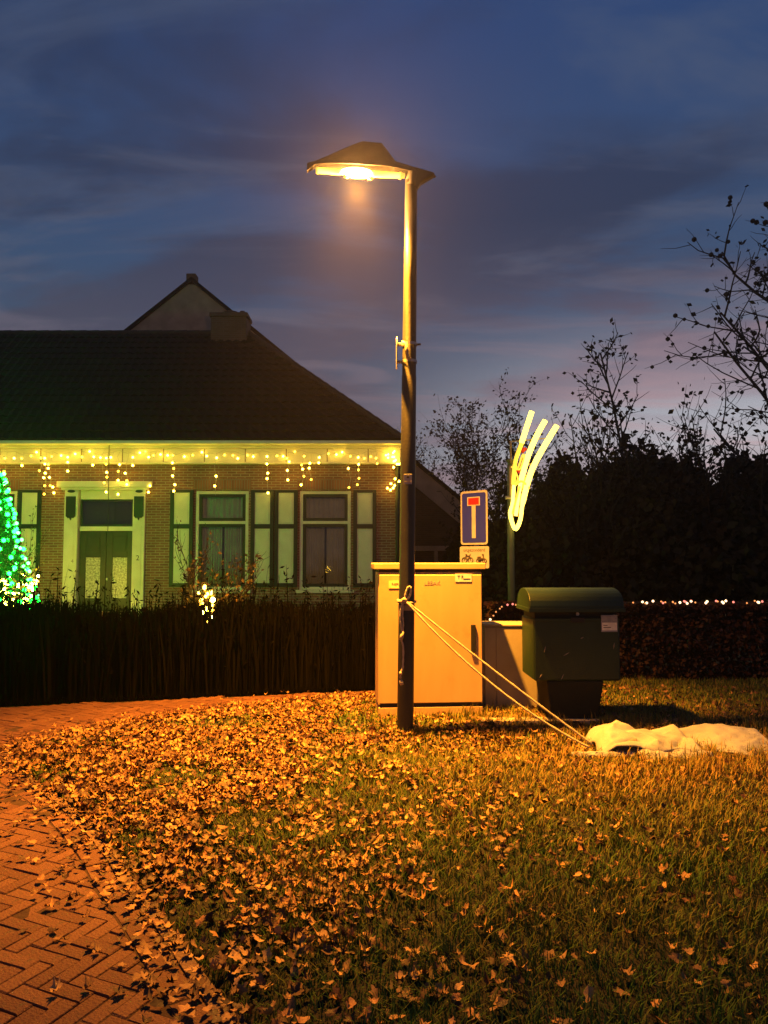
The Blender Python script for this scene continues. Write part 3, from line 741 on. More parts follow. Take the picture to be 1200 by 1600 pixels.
for i in range(len(xsg)-1):
    for j in range(len(zsg)-1):
        x0, x1, z0, z1 = xsg[i], xsg[i+1], zsg[j], zsg[j+1]; cxm, czm = (x0+x1)/2, (z0+z1)/2
        if in_hole(cxm, czm): continue
        wl.f.append((vv(x0, HY, z0), vv(x1, HY, z0), vv(x1, HY, z1), vv(x0, HY, z1)))
        for (dx, dz, e) in ((-1, 0, ((x0, z0), (x0, z1))), (1, 0, ((x1, z1), (x1, z0))), (0, -1, ((x1, z0), (x0, z0))), (0, 1, ((x0, z1), (x1, z1)))):
            nxm, nzm = cxm+dx*((x1-x0)/2+.01), czm+dz*((z1-z0)/2+.01)
            if in_hole(nxm, nzm):
                (ax, az), (bx_, bz) = e
                wl.f.append((vv(ax, HY, az), vv(bx_, HY, bz), vv(bx_, HY+wd, bz), vv(ax, HY+wd, az)))
wl.build('front_wall', 'wall', house)
hB = HY+8.4
MB().box(hR-.3, hR, HY+.002, hB, 0, eave-.05).build('side_wall', 'wall', house)
MB().box(hL, hL+.3, HY+.002, hB, 0, eave-.05).build('side_wall', 'wall', house)
MB().box(hL+.3, hR-.3, hB-.3, hB, 0, eave-.05).build('rear_wall', 'wall', house)
MB().box(hL+.3, hR-.3, HY+1.6, HY+1.65, 0, eave-.06).build('room_partition', 'dark_room', house)
# cornice and gutter
MB().box(hL-.12, hR+.03, HY-.10, HY-.002, cor_b+.05, hh(702), .01).build('cornice', 'white', house)
MB().box(hL-.12, hR+.05, HY-.16, HY-.002, hh(701.7), hh(697), .01).build('cornice', 'white', house)
MB().box(hL-.12, hR+.04, HY-.15, HY-.002, cor_b, cor_b+.0485, .01).build('cornice', 'white', house)
gut = MB().extr([(HY-.34, eave+.02), (HY-.36, eave-.05), (HY-.30, hh(697.5)+.001), (HY-.165, hh(697.5)+.001), (HY-.165, eave-.03), (HY-.30, eave-.03), (HY-.325, eave+.02)], 'x', hL-.15, hR+.10).build('gutter', 'white', house)
for k in range(15):
    x = hL+.5+k*.97; MB().box(x-.012, x+.012, HY-.106, HY-.1005, cor_b+.053, hh(702)-.003).build('fascia_joint', 'inkf', house)
# soldier arches over the windows
for a, b in wins:
    for (u, v) in ((a, b), (330-b, 330-a)):
        MB().box(hx(u)-.06, hx(v)+.06, HY-.012, HY-.001, hh(767)+.03, hh(767)+.30, .003).build('soldier_arch', 'soldier', house)
def window(a, b):
    x0, x1, z0, z1 = hx(a), hx(b), hh(922), hh(767); zm = hh(817)
    wn = MB(); fw = .075; y0, y1 = HY+.02, HY+.12
    for (p, q, r, s) in ((x0, x0+fw, z0, z1), (x1-fw, x1, z0, z1), (x0+fw, x1-fw, z1-fw, z1), (x0+fw, x1-fw, z0, z0+fw), (x0+fw, x1-fw, zm-.025, zm+.045)):
        wn.box(p, q, y0, y1, r, s, .006)
    wo_ = wn.build('window', 'white', house)
    for (r, s, nm) in ((zm+.046, z1-fw-.001, 'upper'), (z0+fw+.001, zm-.026, 'lower')):
        sw = .075; m_ = MB()
        for (p, q, t, u) in ((x0+fw+.001, x0+fw+sw, r, s), (x1-fw-sw, x1-fw-.001, r, s), (x0+fw+sw, x1-fw-sw, s-sw, s), (x0+fw+sw, x1-fw-sw, r, r+sw)): m_.box(p, q, HY+.035, HY+.085, t, u, .005)
        m_.build('sash', 'dgreen', wo_)
        MB().box(x0+fw+sw-.004, x1-fw-sw+.004, HY+.056, HY+.062, r+sw-.004, s-sw+.004).build('pane', 'glass', wo_)
    # curtains with folds
    for (p, q, t, u) in ((x0+.02, (x0+x1)/2-.03, z0-.0, zm-.02), ((x0+x1)/2+.02, x1-.02, z0, zm-.02), (x0+.02, x1-.02, zm, z1)):
        vs, fs = [], []; n = 46
        for i in range(n+1):
            xx = p+(q-p)*i/n; yy = HY+.20+.028*math.sin(i*1.35+.4*math.sin(i*.7)); vs += [(xx, yy, t), (xx, yy+.01, u)]
        for i in range(n): fs.append((2*i, 2*i+2, 2*i+3, 2*i+1))
        MB().add(vs, fs).build('curtain', 'curtain', wo_, smooth=True)
    MB().box(x0-.08, x1+.08, HY-.07, HY+.02, z0-.07, z0-.001, .008).build('sill', 'white', wo_)
def shutter(a, b):
    x0, x1, z0, z1 = hx(a), hx(b), hh(917), hh(766); zm0, zm1 = hh(826), hh(819)
    f_ = MB(); fw = .09; y0, y1 = HY-.055, HY-.004
    for (p, q, r, s) in ((x0, x0+fw, z0, z1), (x1-fw, x1, z0, z1), (x0+fw, x1-fw, z1-.06, z1), (x0+fw, x1-fw, z0, z0+.09), (x0+fw, x1-fw, zm0, zm1)): f_.box(p, q, y0, y1, r, s, .004)
    so_ = f_.build('shutter', 'dgreen', house)
    for (r, s) in ((z0+.0905, zm0-.0005), (zm1+.0005, z1-.0605)):
        MB().box(x0+fw+.0005, x1-fw-.0005, HY-.035, HY-.005, r, s).build('panel', 'panel', so_)
        MB().box(x0+fw+.035, x1-fw-.035, HY-.044, HY-.0352, r+.035, s-.035, .004).build('raised_field', 'panel', so_)
for a, b in wins: window(a, b); window(330-b, 330-a)
for a, b in ((266, 302), (392, 428), (429, 465), (552, 588)): shutter(a, b); shutter(330-b, 330-a)
# door case
dc = empty('door_surround', (0, 0, 0)); dc.parent = house; 
def dpart(name, m, x0, x1, y0, y1, z0, z1, par, b=.006): return MB().box(hx(x0), hx(x1), y0, y1, z0, z1, b).build(name, m, par)
COL.objects.unlink(dc); bpy.data.objects.remove(dc)
ent = dpart('entablature', 'white', 90, 238, HY-.14, HY-.003, hh(762), hh(752.5), house, .012)
dpart('moulding', 'white', 96, 232, HY-.10, HY-.003, hh(766), hh(762)-.001, ent)
dpart('transom_panel', 'white', 123.5, 206.5, HY+.03, HY+.12, hh(780), hh(764)-.002, house)
for (a, b, sgnx) in ((101, 122, -1), (208, 227, 1)):
    p_ = dpart('pilaster', 'white', a, b, HY-.06, HY+.14, .1, hh(766)-.001, house)
    dpart('raised_field', 'white', a+5, b-5, HY-.072, HY-.0603, .5, hh(822), p_, .004)
    cx = (hx(a)+hx(b))/2
    z1, z0 = hh(776), hh(812)
    MB().extr([(cx-.11, z1), (cx-.11, z0+.08), (cx-.06, z0+.03), (cx-.03, z0+.05), (cx, z0-.02), (cx+.03, z0+.05), (cx+.06, z0+.03), (cx+.11, z0+.08), (cx+.11, z1)], 'y', HY-.095, HY-.0605).build('corbel_ornament', 'dgreen', p_)
    MB().extr([(cx+.09*math.cos(t), hh(768)+.035*math.sin(t)) for t in [2*math.pi*k/16 for k in range(16)]], 'y', HY-.075, HY-.0605).build('rosette', 'dgreen', p_)
    if sgnx > 0: text_mesh('2', .17, 'house_number', 'ink', p_, (Vector((hx(217.5), HY-.0745, hh(872)))-base_of(p_)), (math.pi/2, 0, 0))
    else: text_mesh('4', .13, 'house_number', 'inkf', p_, (Vector((hx(116), HY-.0745, hh(877)))-base_of(p_)), (math.pi/2, 0, 0))
# transom light
tl = MB()
for (a, b, c, d) in ((124, 126, 822, 780), (204, 206, 822, 780), (126, 204, 783, 780.3), (126, 204, 822, 819)): tl.box(hx(a), hx(b), HY+.05, HY+.10, hh(c), hh(d), .004)
tlo = tl.build('transom_window', 'dgreen', house)
MB().box(hx(126), hx(204), HY+.072, HY+.078, hh(819.5), hh(782.5)).build('pane', 'glass', tlo)
MB().box(hx(124), hx(206), HY+.32, HY+.34, hh(824), hh(778)).build('dark_room_sheet', 'dark_room', tlo)  # near-black sheet painted as the darkness behind the transom pane
dpart('transom_bar', 'white', 123.5, 206.5, HY+.02, HY+.12, hh(829.5), hh(822.5), house)
for (a, b, p, q) in ((123.5, 164.7, 133, 156), (165.3, 206.5, 175, 198)):
    d_ = MB(); zt0 = hh(830.2)
    d_.box(hx(a), hx(p), HY+.06, HY+.11, .12, zt0, .004); d_.box(hx(q), hx(b), HY+.06, HY+.11, .12, zt0, .004)
    d_.box(hx(p)+.0005, hx(q)-.0005, HY+.06, HY+.11, hh(871), zt0, .004); d_.box(hx(p)+.0005, hx(q)-.0005, HY+.06, HY+.11, .12, hh(935), .004)
    do = d_.build('door', 'dgreen', house)
    MB().box(hx(p), hx(q), HY+.082, HY+.088, hh(935)+.001, hh(871)-.001).build('lace_pane', 'frost', do)
    MB().box(hx(p)+.03, hx(q)-.03, HY+.045, HY+.0595, hh(862), hh(838), .012).build('raised_field', 'dgreen', do)
MB().tube([(hx(168), HY+.02, hh(905)), (hx(168), HY+.06, hh(905))], .03, 10).build('door_knob', 'galv', house)
MB().box(hx(96), hx(234), HY-.5, HY+.1, 0, .14, .01).build('doorstep', 'concrete', house)
# downpipe wire over the door
MB().tube([(hx(171.5), HY-.17, hh(693)), (hx(171.8), HY-.165, hh(760)), (hx(172), HY-.15, hh(832))], .008, 6).build('cable', 'wire', house)
MB().tube([(hR-.05, HY-.08, hh(728)), (hR-.05, HY-.08, 0)], .045, 12).build('downpipe', 'dgreen', house, smooth=True)
# hipped roof built as tiled courses
RY = 21.6; rz = at(388, 521, RY).z; rxr = at(388, 521, RY).x; rxl = hL-.25
E = [(hL-.25, HY-.33, eave+.03), (hR+.12, HY-.33, eave+.03), (hR+.12, hB+.3, eave+.03), (hL-.25, hB+.3, eave+.03)]
rl, rr = (rxl, RY, rz), (rxr, RY, rz)
def tiles(A, B, C, D, rows, cols):             # quad eave A-B, ridge D-C, as overlapping wavy courses
    A, B, C, D = map(Vector, (A, B, C, D)); n = (B-A).cross(D-A).normalized()
    mb = MB()
    for r in range(rows):
        t0, t1 = r/rows, min(1, (r+1.08)/rows)
        l0, r0 = A.lerp(D, t0), B.lerp(C, t0); l1, r1 = A.lerp(D, t1), B.lerp(C, t1)
        k = max(2, int(cols*(r0-l0).length/(B-A).length)*2); vs = []
        for i in range(k+1):
            wv = .02*math.cos(i*math.pi)
            vs += [l0.lerp(r0, i/k)+n*(.055+wv), l1.lerp(r1, i/k)+n*(.012+wv), l0.lerp(r0, i/k)+n*(.012+wv)]
        fs = []
        for i in range(k): b0, b1 = 3*i, 3*i+3; fs += [(b0, b1, b1+1, b0+1), (b0+2, b1+2, b1, b0)]
        mb.add(vs, fs)
    return mb
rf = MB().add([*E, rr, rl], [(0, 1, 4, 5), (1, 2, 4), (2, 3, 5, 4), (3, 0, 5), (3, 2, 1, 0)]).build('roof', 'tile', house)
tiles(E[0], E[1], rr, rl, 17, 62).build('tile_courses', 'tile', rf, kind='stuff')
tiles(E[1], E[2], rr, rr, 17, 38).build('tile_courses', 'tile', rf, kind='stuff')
def ridge_line(a, b, par, stepl=.36):
    a, b = Vector(a), Vector(b); n = int((b-a).length/stepl)
    for i in range(n):
        p, q = a.lerp(b, i/n), a.lerp(b, (i+1.12)/n)
        MB().tube([p, q], [.085, .10], 8).build('ridge_tile', 'ridge', par)
ridge_line(rl, rr, rf); ridge_line(E[1], rr, rf)
chm = MB(); c0, c1 = at(331, 490, RY-.35), at(386, 490, RY-.35)
chm.box(c0.x, c1.x, RY-.45, RY+.25, rz-1.4, c0.z-.12); chm.box(c0.x-.04, c1.x+.04, RY-.49, RY+.29, c0.z-.12, c0.z, .01)
chm_o = chm.build('chimney', 'chim', rf)
cz = c0.z; ccx = (c0.x*.5+c1.x*.5); MB().tube([(ccx, RY-.1, cz), (ccx, RY-.1, cz+.10), (ccx, RY-.1, cz+.101), (ccx, RY-.1, cz+.14)], [.11, .11, .24, .05], 14).build('cowl', 'galv', chm_o)
MB().box(c1.x-.24, c1.x-.1, RY-.2, RY-.05, cz, cz+.14, .01).build('flue', 'chim', chm_o)

# ------------------------------------------------------------------ barn with tall gable behind the house
BY = 23.0
apx = at(300, 441, BY); be = at(885, 919, BY); half = be.x-apx.x
barn = empty('barn', (apx.x, BY, 0), label='big dark barn whose pale-edged gable rises behind the farmhouse', cat='barn')
lft = (apx.x-half, BY, be.z)
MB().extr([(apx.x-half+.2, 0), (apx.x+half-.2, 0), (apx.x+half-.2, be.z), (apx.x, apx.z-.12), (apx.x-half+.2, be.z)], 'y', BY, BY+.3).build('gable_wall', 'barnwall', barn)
for s_ in (-1, 1):
    th = .5
    e_ = apx.x+s_*half
    poly_ = [(apx.x, apx.z), (e_+s_*.1, be.z-.08), (e_-s_*.35, be.z-.45), (apx.x, apx.z-.62)]
    if s_ < 0: poly_ = poly_[::-1]
    MB().extr(poly_, 'y', BY-.05, BY-.002).build('verge_board', 'verge', barn)
    sl_ = MB().extr([(apx.x, apx.z+.14), (e_+s_*.3, be.z-.08), (e_+s_*.3, be.z-.20), (apx.x, apx.z+.005)], 'y', BY-.12, BY+22).build('roof_slope', 'tile', barn)
tri = (at(190, 540, BY).x, at(410, 540, BY).x, at(300, 540, BY).z)
MB().extr([(tri[0], tri[2]), (tri[1], tri[2]), (apx.x, apx.z-.5)], 'y', BY-.045, BY-.003).build('gable_boarding', 'verge', barn)
q = at(299, 428, BY); MB().box(q.x-.15, q.x+.15, BY-.05, BY+.3, apx.z-.1, q.z, .01).build('finial_chimney', 'chim', barn)
for (a, b) in ((186, .25), (75, .3)):
    pass
z_ = at(690, 857, BY).z; MB().box(at(640, 857, BY).x, at(728, 857, BY).x, BY-.08, BY-.002, z_-.08, z_+.08, .01).build('door_rail', 'verge', barn)
MB().box(at(678, 857, BY).x, at(684, 857, BY).x, BY-.07, BY-.002, .3, z_-.081, .01).build('door_stile', 'verge', barn)
MB().box(at(640, 857, BY).x, at(728, 857, BY).x, BY-.04, BY-.001, .05, .299, .01).build('door_sill', 'barnwall', barn)

# ------------------------------------------------------------------ icicle light string along the cornice
icl = empty('icicle_lights', (hx(300), HY-.2, hh(712)), label='warm icicle light string hanging along the farmhouse cornice', cat='light string')
bm_w, bm_a = ico(.030, 'bulb', 'b_warm', 1), ico(.027, 'bulb', 'b_amber', 1)
wires = MB(); zl = hh(709)
px = -120; nb = 0
wires.tube([(hx(x), HY-.19+.01*math.sin(x), zl+.035*math.sin(x*.11)+.02*math.sin(x*.31)) for x in range(-130, 622, 6)], .006, 4)
io = base_of(icl)
def bulb(me, p, par): return inst('bulb', me, Vector(p)-base_of(par), par)
while px < 614:
    drop = random.choice([0, 0, 1, 2, 3, 4, 5, 6]); 
    x = px; y = 706+random.uniform(-3, 6)
    if drop:
        pts = [(hx(x), HY-.185, hh(708))]
        for k in range(drop):
            xx = x+random.uniform(-2.2, 2.2); yy = 714+k*random.uniform(9, 12)+random.uniform(0, 5)
            if random.random() < .84: bulb(bm_w if random.random() < .62 else bm_a, (hx(xx), HY-.24-random.uniform(0, .10), hh(yy)), icl); nb += 1
            pts.append((hx(xx), HY-.25, hh(yy)))
        wires.tube(pts, .004, 4)
    else:
        bulb(bm_a if random.random() < .6 else bm_w, (hx(x), HY-.2, hh(y+4)), icl); nb += 1
    px += random.uniform(7, 15)
for (x, y) in ((85, 762), (87, 771), (200, 758), (234, 770), (236, 760)): bulb(bm_w, (hx(x), HY-.16, hh(y)), icl)
for k in range(18):
    bulb(bm_w, (hx(random.uniform(605, 624)), HY-.17-random.uniform(0, .1), hh(random.uniform(706, 768))), icl)
wires.build('wire', 'wirew', icl)

# ------------------------------------------------------------------ trees and shrubs
def rot_dir(d, ang, az):
    u = d.cross(Vector((0.3, .2, 1))); u = u.normalized() if u.length > 1e-3 else Vector((1, 0, 0)); v = d.cross(u)
    return (d*math.cos(ang)+(u*math.cos(az)+v*math.sin(az))*math.sin(ang)).normalized()
def grow(TB, BB, tips, p, d, L, r, lvl, P):
    n = 5 if lvl == 0 else 4; pts = [p.copy()]; wig = P['wig']
    for i in range(n):
        d = (d+Vector((random.gauss(0, wig), random.gauss(0, wig), random.gauss(0, wig)+P['up'][lvl]))).normalized()
        p = p+d*L/n; pts.append(p.copy())
    rr_ = [r*(1-.62*i/n) for i in range(n+1)]
    (TB if lvl == 0 else BB).tube(pts, rr_, 8 if lvl == 0 else (4 if lvl < P['max'] else 3), False)
    if lvl < P['max']:
        k = P['kids'][lvl]
        for i in range(k):
            t = P['t0'][lvl]+(1-P['t0'][lvl])*(i+random.random()*.7)/k
            j = min(n-1, int(t*n)); q = pts[j].lerp(pts[j+1], t*n-j)
            dd = rot_dir((pts[j+1]-pts[j]).normalized(), R(random.uniform(*P['ang'])), i*2.4+random.uniform(-.5, .5))
            grow(TB, BB, tips, q, dd, L*P['len'][lvl]*random.uniform(.7, 1.15)*(1-.45*t if lvl == 0 else 1), max(r*.45, P['rmin']), lvl+1, P)
    else: tips.extend(pts[1:])
def tree(name, label, base, height, P, leaf=None, cat='tree', group=None, leafmat='foliage', lean=(0, 0)):
    t = empty(name, base, label=label, cat=cat, group=group)
    TB, BB, tips = MB(), MB(), []
    grow(TB, BB, tips, Vector(base)-Vector((0, 0, .05)), Vector((lean[0], lean[1], 1)).normalized(), height, P['r'], 0, P)
    TB.build('trunk', 'bark', t, smooth=True)
    BB.build('branches', 'twig', t, kind='stuff')
    if leaf:
        nL, size, spread, up = leaf
        tp = np.array([tuple(q) for q in tips]); idx = rng.integers(0, len(tp), nL)
        PL = tp[idx]+rng.normal(size=(nL, 3))*spread
        V, Fq, r_ = leaf_cards(PL, size, .62); np_mesh('crown', V, Fq, leafmat, t, r_, kind='stuff')
    return t
P_air = dict(r=.11, max=3, kids=[11, 6, 4], t0=[.25, .25, .2], ang=(28, 60), len=[.55, .5, .5], up=[.02, .05, .05, .03], wig=.11, rmin=.008)
P_shrub = dict(r=.07, max=3, kids=[14, 7, 5], t0=[.06, .15, .15], ang=(18, 48), len=[.75, .55, .5], up=[.02, .10, .08, .04], wig=.10, rmin=.007)
P_slim = dict(r=.06, max=2, kids=[26, 6], t0=[.15, .2], ang=(30, 62), len=[.26, .5], up=[.02, .08, .04], wig=.06, rmin=.007)
def ptop(x, y, Y): q = at(x, y, Y); return (q.x, Y, 0), q.z
# big half-bare tree with round seed balls at the right edge
b_, h_ = ptop(1262, 335, 16.0)
random.seed(21)
P_big = dict(r=.12, max=3, kids=[15, 8, 4], t0=[.30, .2, .2], ang=(35, 72), len=[.50, .48, .45], up=[.01, .07, .05, .02], wig=.12, rmin=.009)
big = tree('plane_tree', 'tall half-bare tree with round seed balls towering over the dark shrubs', b_, h_*.93, P_big, (700, .13, .05, 0))
# seed balls hang on the twigs
ballm = ico(.062, 'seed_ball', 'twig', 1)
brs = [c for c in big.children if c.name.startswith('branches')][0]
vb = np.array([v.co for v in brs.data.vertices]); sel = rng.choice(len(vb), 190, replace=False)
for k in sel: inst('seed_ball', ballm, tuple(vb[k]+rng.normal(size=3)*.03), big, scale=random.uniform(.6, 1.15))
random.seed(5)
# slim young tree and loose trees against the glow
b_, h_ = ptop(1000, 535, 20); tree('birch_tree', 'slender open tree sticking up above the dark thicket', b_, h_*.97, P_slim, (420, .13, .05, 0))
for k, (x, y, Y, lb_, nl) in enumerate([(935, 600, 21, 'loose leafy tree left of the slender one above the thicket', 1500), (838, 618, 24, 'thin tree rising directly behind the glowing comet', 700), (1060, 625, 22, 'feathery twiggy tree right of the slender one in the thicket', 700), (715, 652, 33, 'round-headed bare tree beyond the barn roof edge', 3200), (664, 690, 35, 'small twiggy tree between the barn roof and the lamp pole', 500), (775, 684, 30, 'dim bushy tree between the barn and the comet', 900), (1120, 628, 20, 'low ragged tree under the tall seed-ball tree', 1200)]):
    b_, h_ = ptop(x, y, Y); random.seed(40+k)
    tree('loose_tree', lb_, b_, h_*(.82 if k in (3, 4, 5) else .49), P_shrub if k not in (1,) else P_air, (nl, .14, .10, 0))
# dark thicket: dense shrubs in a row behind the beech hedge
for k, (x, y, Y, wv) in enumerate([(850, 700, 17, 1.5), (905, 668, 17.5, 1.6), (960, 650, 18, 1.7), (1020, 655, 17, 1.6), (1080, 660, 17.5, 1.7), (1140, 652, 17, 1.8), (1205, 640, 16.5, 2.0), (1275, 640, 16.5, 2.0), (800, 760, 19, 1.5), (752, 775, 20, 1.3), (1350, 640, 17, 2.2)]):
    b_, h_ = ptop(x, y+random.uniform(-14, 22), Y); random.seed(80+k)
    t = empty('thicket_shrub', b_, label='dense dark shrub in the thicket behind the beech hedge', cat='shrub', group='shrubs of the dark thicket')
    TB, BB, tips = MB(), MB(), []
    for s in range(5):
        a = random.uniform(0, 6.28); grow(TB, BB, tips, Vector(b_)+Vector((math.cos(a)*.5*wv, math.sin(a)*.5, -.05)), Vector((math.cos(a)*.22, math.sin(a)*.15, 1)).normalized(), h_*random.uniform(.52, .76), .05, 1, P_shrub)
    BB.build('branches', 'twig', t, kind='stuff')
    n = 5200; u = rng.random(n)**.8
    hgt = h_*(.02+.80*u); rad = wv*np.sqrt(rng.random(n))*(1.12-.55*u**2); a = rng.random(n)*6.283
    PL = np.column_stack([b_[0]+rad*np.cos(a), b_[1]+rad*.8*np.sin(a), hgt])
    PL[:, 2] *= np.array([.86+.30*vn(p[0]*1.5, p[1]*.9, 1.0, 3.3)+.10*vn(p[0]*5, p[1]*3, 1.0, 1.3) for p in PL])
    cl = np.array([vn(p[0]*1.3+p[1], p[2]*1.3, 1.0, k) for p in PL]); PL = PL[(cl > -.22)]
    V, Fq, r_ = leaf_cards(PL, .21, .7); 
    tp = np.array([tuple(q) for q in tips]); tp = tp[rng.integers(0, len(tp), 900)]+rng.normal(size=(900, 3))*.07
    V2, F2, r2 = leaf_cards(tp, .13, .6)
    np_mesh('crown', np.vstack([V, V2]), np.vstack([Fq, F2+len(V)]), 'foliage', t, np.concatenate([r_, r2]), kind='stuff')

# beech hedge on the right
h0 = gp(985, 1070); hy0 = h0.y; hzt = at(1000, 945, hy0).z
bh = empty('beech_hedge', (4.6, hy0+.3, 0), label='clipped brown beech hedge behind the green bin', cat='hedge')
xa, xb = at(768, 950, hy0).x, 10.5
n = 42000
side = rng.random(n); PL = np.column_stack([xa+(xb-xa)*rng.random(n)**1.25, hy0+.02+.62*rng.random(n)**1.6, hzt*(.02+.98*rng.random(n))])
PL[:, 1] += .05*np.array([vn(p[0], p[2], 3.0) for p in PL]); PL[side < .22, 2] = hzt-.05*rng.random((side < .22).sum())
V, Fq, r_ = leaf_cards(PL, .062, .66); np_mesh('foliage', V, Fq, 'beech', bh, r_, kind='stuff')
st = MB()
for k in range(90):
    x = xa+.1+(xb-xa-.2)*(k+random.random()*.6)/90; y = hy0+random.uniform(.15, .5)
    st.tube([(x, y, 0), (x+random.gauss(0, .05), y, .5), (x+random.gauss(0, .09), y, hzt-.05)], [.016, .012, .005], 4, False)
st.build('stems', 'twig', bh, kind='stuff')
# light string on the hedge
hl = empty('hedge_lights', (4.6, hy0+.2, hzt), label='string of small white and pink lights along the beech hedge top', cat='light string')
bw, bp_, bo_ = ico(.016, 'bulb', 'b_hwhite', 1), ico(.014, 'bulb', 'b_pink', 1), ico(.011, 'bulb', 'b_hamber', 1)
px = 972; pts = []
while px < 1330:
    for _ in range(random.choice([1, 1, 2, 3])):
        q = at(px+random.uniform(-4, 4), 941+random.uniform(-2.2, 2.2), hy0-.03); bulb(random.choice([bw, bw, bo_, bp_, bo_]), q, hl)
    pts.append(at(px, 942, hy0-.03)); px += random.uniform(5, 22)
for (x, y) in ((766, 968), (769, 974), (781, 951), (784, 948), (793, 945), (801, 944), (806, 945), (771, 962), (775, 956), (812, 943)):
    q = at(x, y, hy0-.03); bulb(random.choice([bw, bp_, bo_]), q, hl); pts.append(q)
pts.sort(key=lambda q: q.x)
MB().tube(pts, .004, 4).build('wire', 'wire', hl)

# ------------------------------------------------------------------ tall ragged hedge of stalks in front of the house
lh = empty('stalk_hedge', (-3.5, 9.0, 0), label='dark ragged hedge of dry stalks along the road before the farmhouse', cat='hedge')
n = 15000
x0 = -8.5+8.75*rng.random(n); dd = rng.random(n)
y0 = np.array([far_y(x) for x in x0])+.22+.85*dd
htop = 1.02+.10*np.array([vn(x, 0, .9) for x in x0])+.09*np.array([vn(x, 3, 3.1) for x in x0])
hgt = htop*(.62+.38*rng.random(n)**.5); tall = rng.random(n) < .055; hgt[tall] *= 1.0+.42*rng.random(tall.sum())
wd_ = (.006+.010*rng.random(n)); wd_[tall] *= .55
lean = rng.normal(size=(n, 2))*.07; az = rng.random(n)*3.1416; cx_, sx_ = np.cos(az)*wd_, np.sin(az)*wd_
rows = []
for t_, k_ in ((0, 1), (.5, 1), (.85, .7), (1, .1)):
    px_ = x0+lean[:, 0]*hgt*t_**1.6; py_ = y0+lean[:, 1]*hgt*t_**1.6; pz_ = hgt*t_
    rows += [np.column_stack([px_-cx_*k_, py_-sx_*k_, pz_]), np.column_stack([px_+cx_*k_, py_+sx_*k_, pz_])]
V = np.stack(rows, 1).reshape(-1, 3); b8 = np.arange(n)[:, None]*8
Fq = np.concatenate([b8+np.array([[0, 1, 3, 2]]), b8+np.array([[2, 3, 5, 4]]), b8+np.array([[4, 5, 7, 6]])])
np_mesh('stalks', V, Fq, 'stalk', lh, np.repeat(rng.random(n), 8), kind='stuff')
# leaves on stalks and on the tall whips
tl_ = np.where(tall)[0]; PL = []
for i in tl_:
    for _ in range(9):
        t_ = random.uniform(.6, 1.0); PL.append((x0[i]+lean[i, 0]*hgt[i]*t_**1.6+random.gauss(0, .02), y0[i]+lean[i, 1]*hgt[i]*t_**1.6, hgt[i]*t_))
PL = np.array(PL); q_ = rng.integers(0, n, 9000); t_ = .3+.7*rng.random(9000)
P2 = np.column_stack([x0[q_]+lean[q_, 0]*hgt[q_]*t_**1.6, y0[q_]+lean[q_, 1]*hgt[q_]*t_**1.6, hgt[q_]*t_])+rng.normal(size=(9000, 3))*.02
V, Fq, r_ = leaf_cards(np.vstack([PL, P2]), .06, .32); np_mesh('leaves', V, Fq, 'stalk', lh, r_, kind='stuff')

# shrub with a bundle of warm lights standing out of the stalk hedge
def lit_shrub(label, px, Y, yb, yt, wpx, nb_, me_list, lab_l, group=None, ylo=None):
    b_ = (at(px, yb, Y).x, Y, 0.0); h_ = at(px, yt, Y).z
    t = empty('garden_shrub', b_, label=label, cat='shrub')
    BB, tips = MB(), []
    TB = MB()
    P = dict(P_shrub); P.update(r=.02, max=2, kids=[9, 6], t0=[.3, .2], len=[.5, .5], rmin=.004, ang=(12, 40))
    for s in range(5): grow(TB, BB, tips, Vector(b_)+Vector((random.gauss(0, .05), random.gauss(0, .05), -.03)), Vector((random.gauss(0, .13), random.gauss(0, .1), 1)).normalized(), h_*random.uniform(.7, 1.0), .012, 0, P)
    TB.build('stems', 'twig', t, kind='stuff'); BB.build('twigs', 'twig', t, kind='stuff')
    tp = np.array([tuple(q) for q in tips]); tp = tp[rng.integers(0, len(tp), 520)]+rng.normal(size=(520, 3))*.02
    V, Fq, r_ = leaf_cards(tp, .05, .55); np_mesh('leaves', V, Fq, 'shrubleaf', t, r_, kind='stuff')
    l = empty('bundle_lights', (b_[0], Y, at(px, yb, Y).z), label=lab_l, cat='light string')
    ptsl = []
    for k in range(nb_):
        v = (k+.5)/nb_; yy = ylo+(yt+(yb-yt)*.42-ylo)*v
        wv = wpx*(.35+.65*v)*.5
        q = at(px+random.uniform(-wv, wv), yy+random.uniform(-4, 4), Y-.13-random.random()*.07); bulb(random.choice(me_list), q, l); ptsl.append(q)
    MB().tube(ptsl, .003, 4).build('wire', 'wire', l)
bs1, bs2 = ico(.030, 'bulb', 'b_white', 1), ico(.019, 'bulb', 'b_warm', 1)
lit_shrub('leafy garden shrub glowing yellow before the farmhouse window', 323, 8.55, 985, 868, 34, 30, [bs1, bs2, bs2], 'short bundle of warm lights in the shrub before the window', ylo=975)

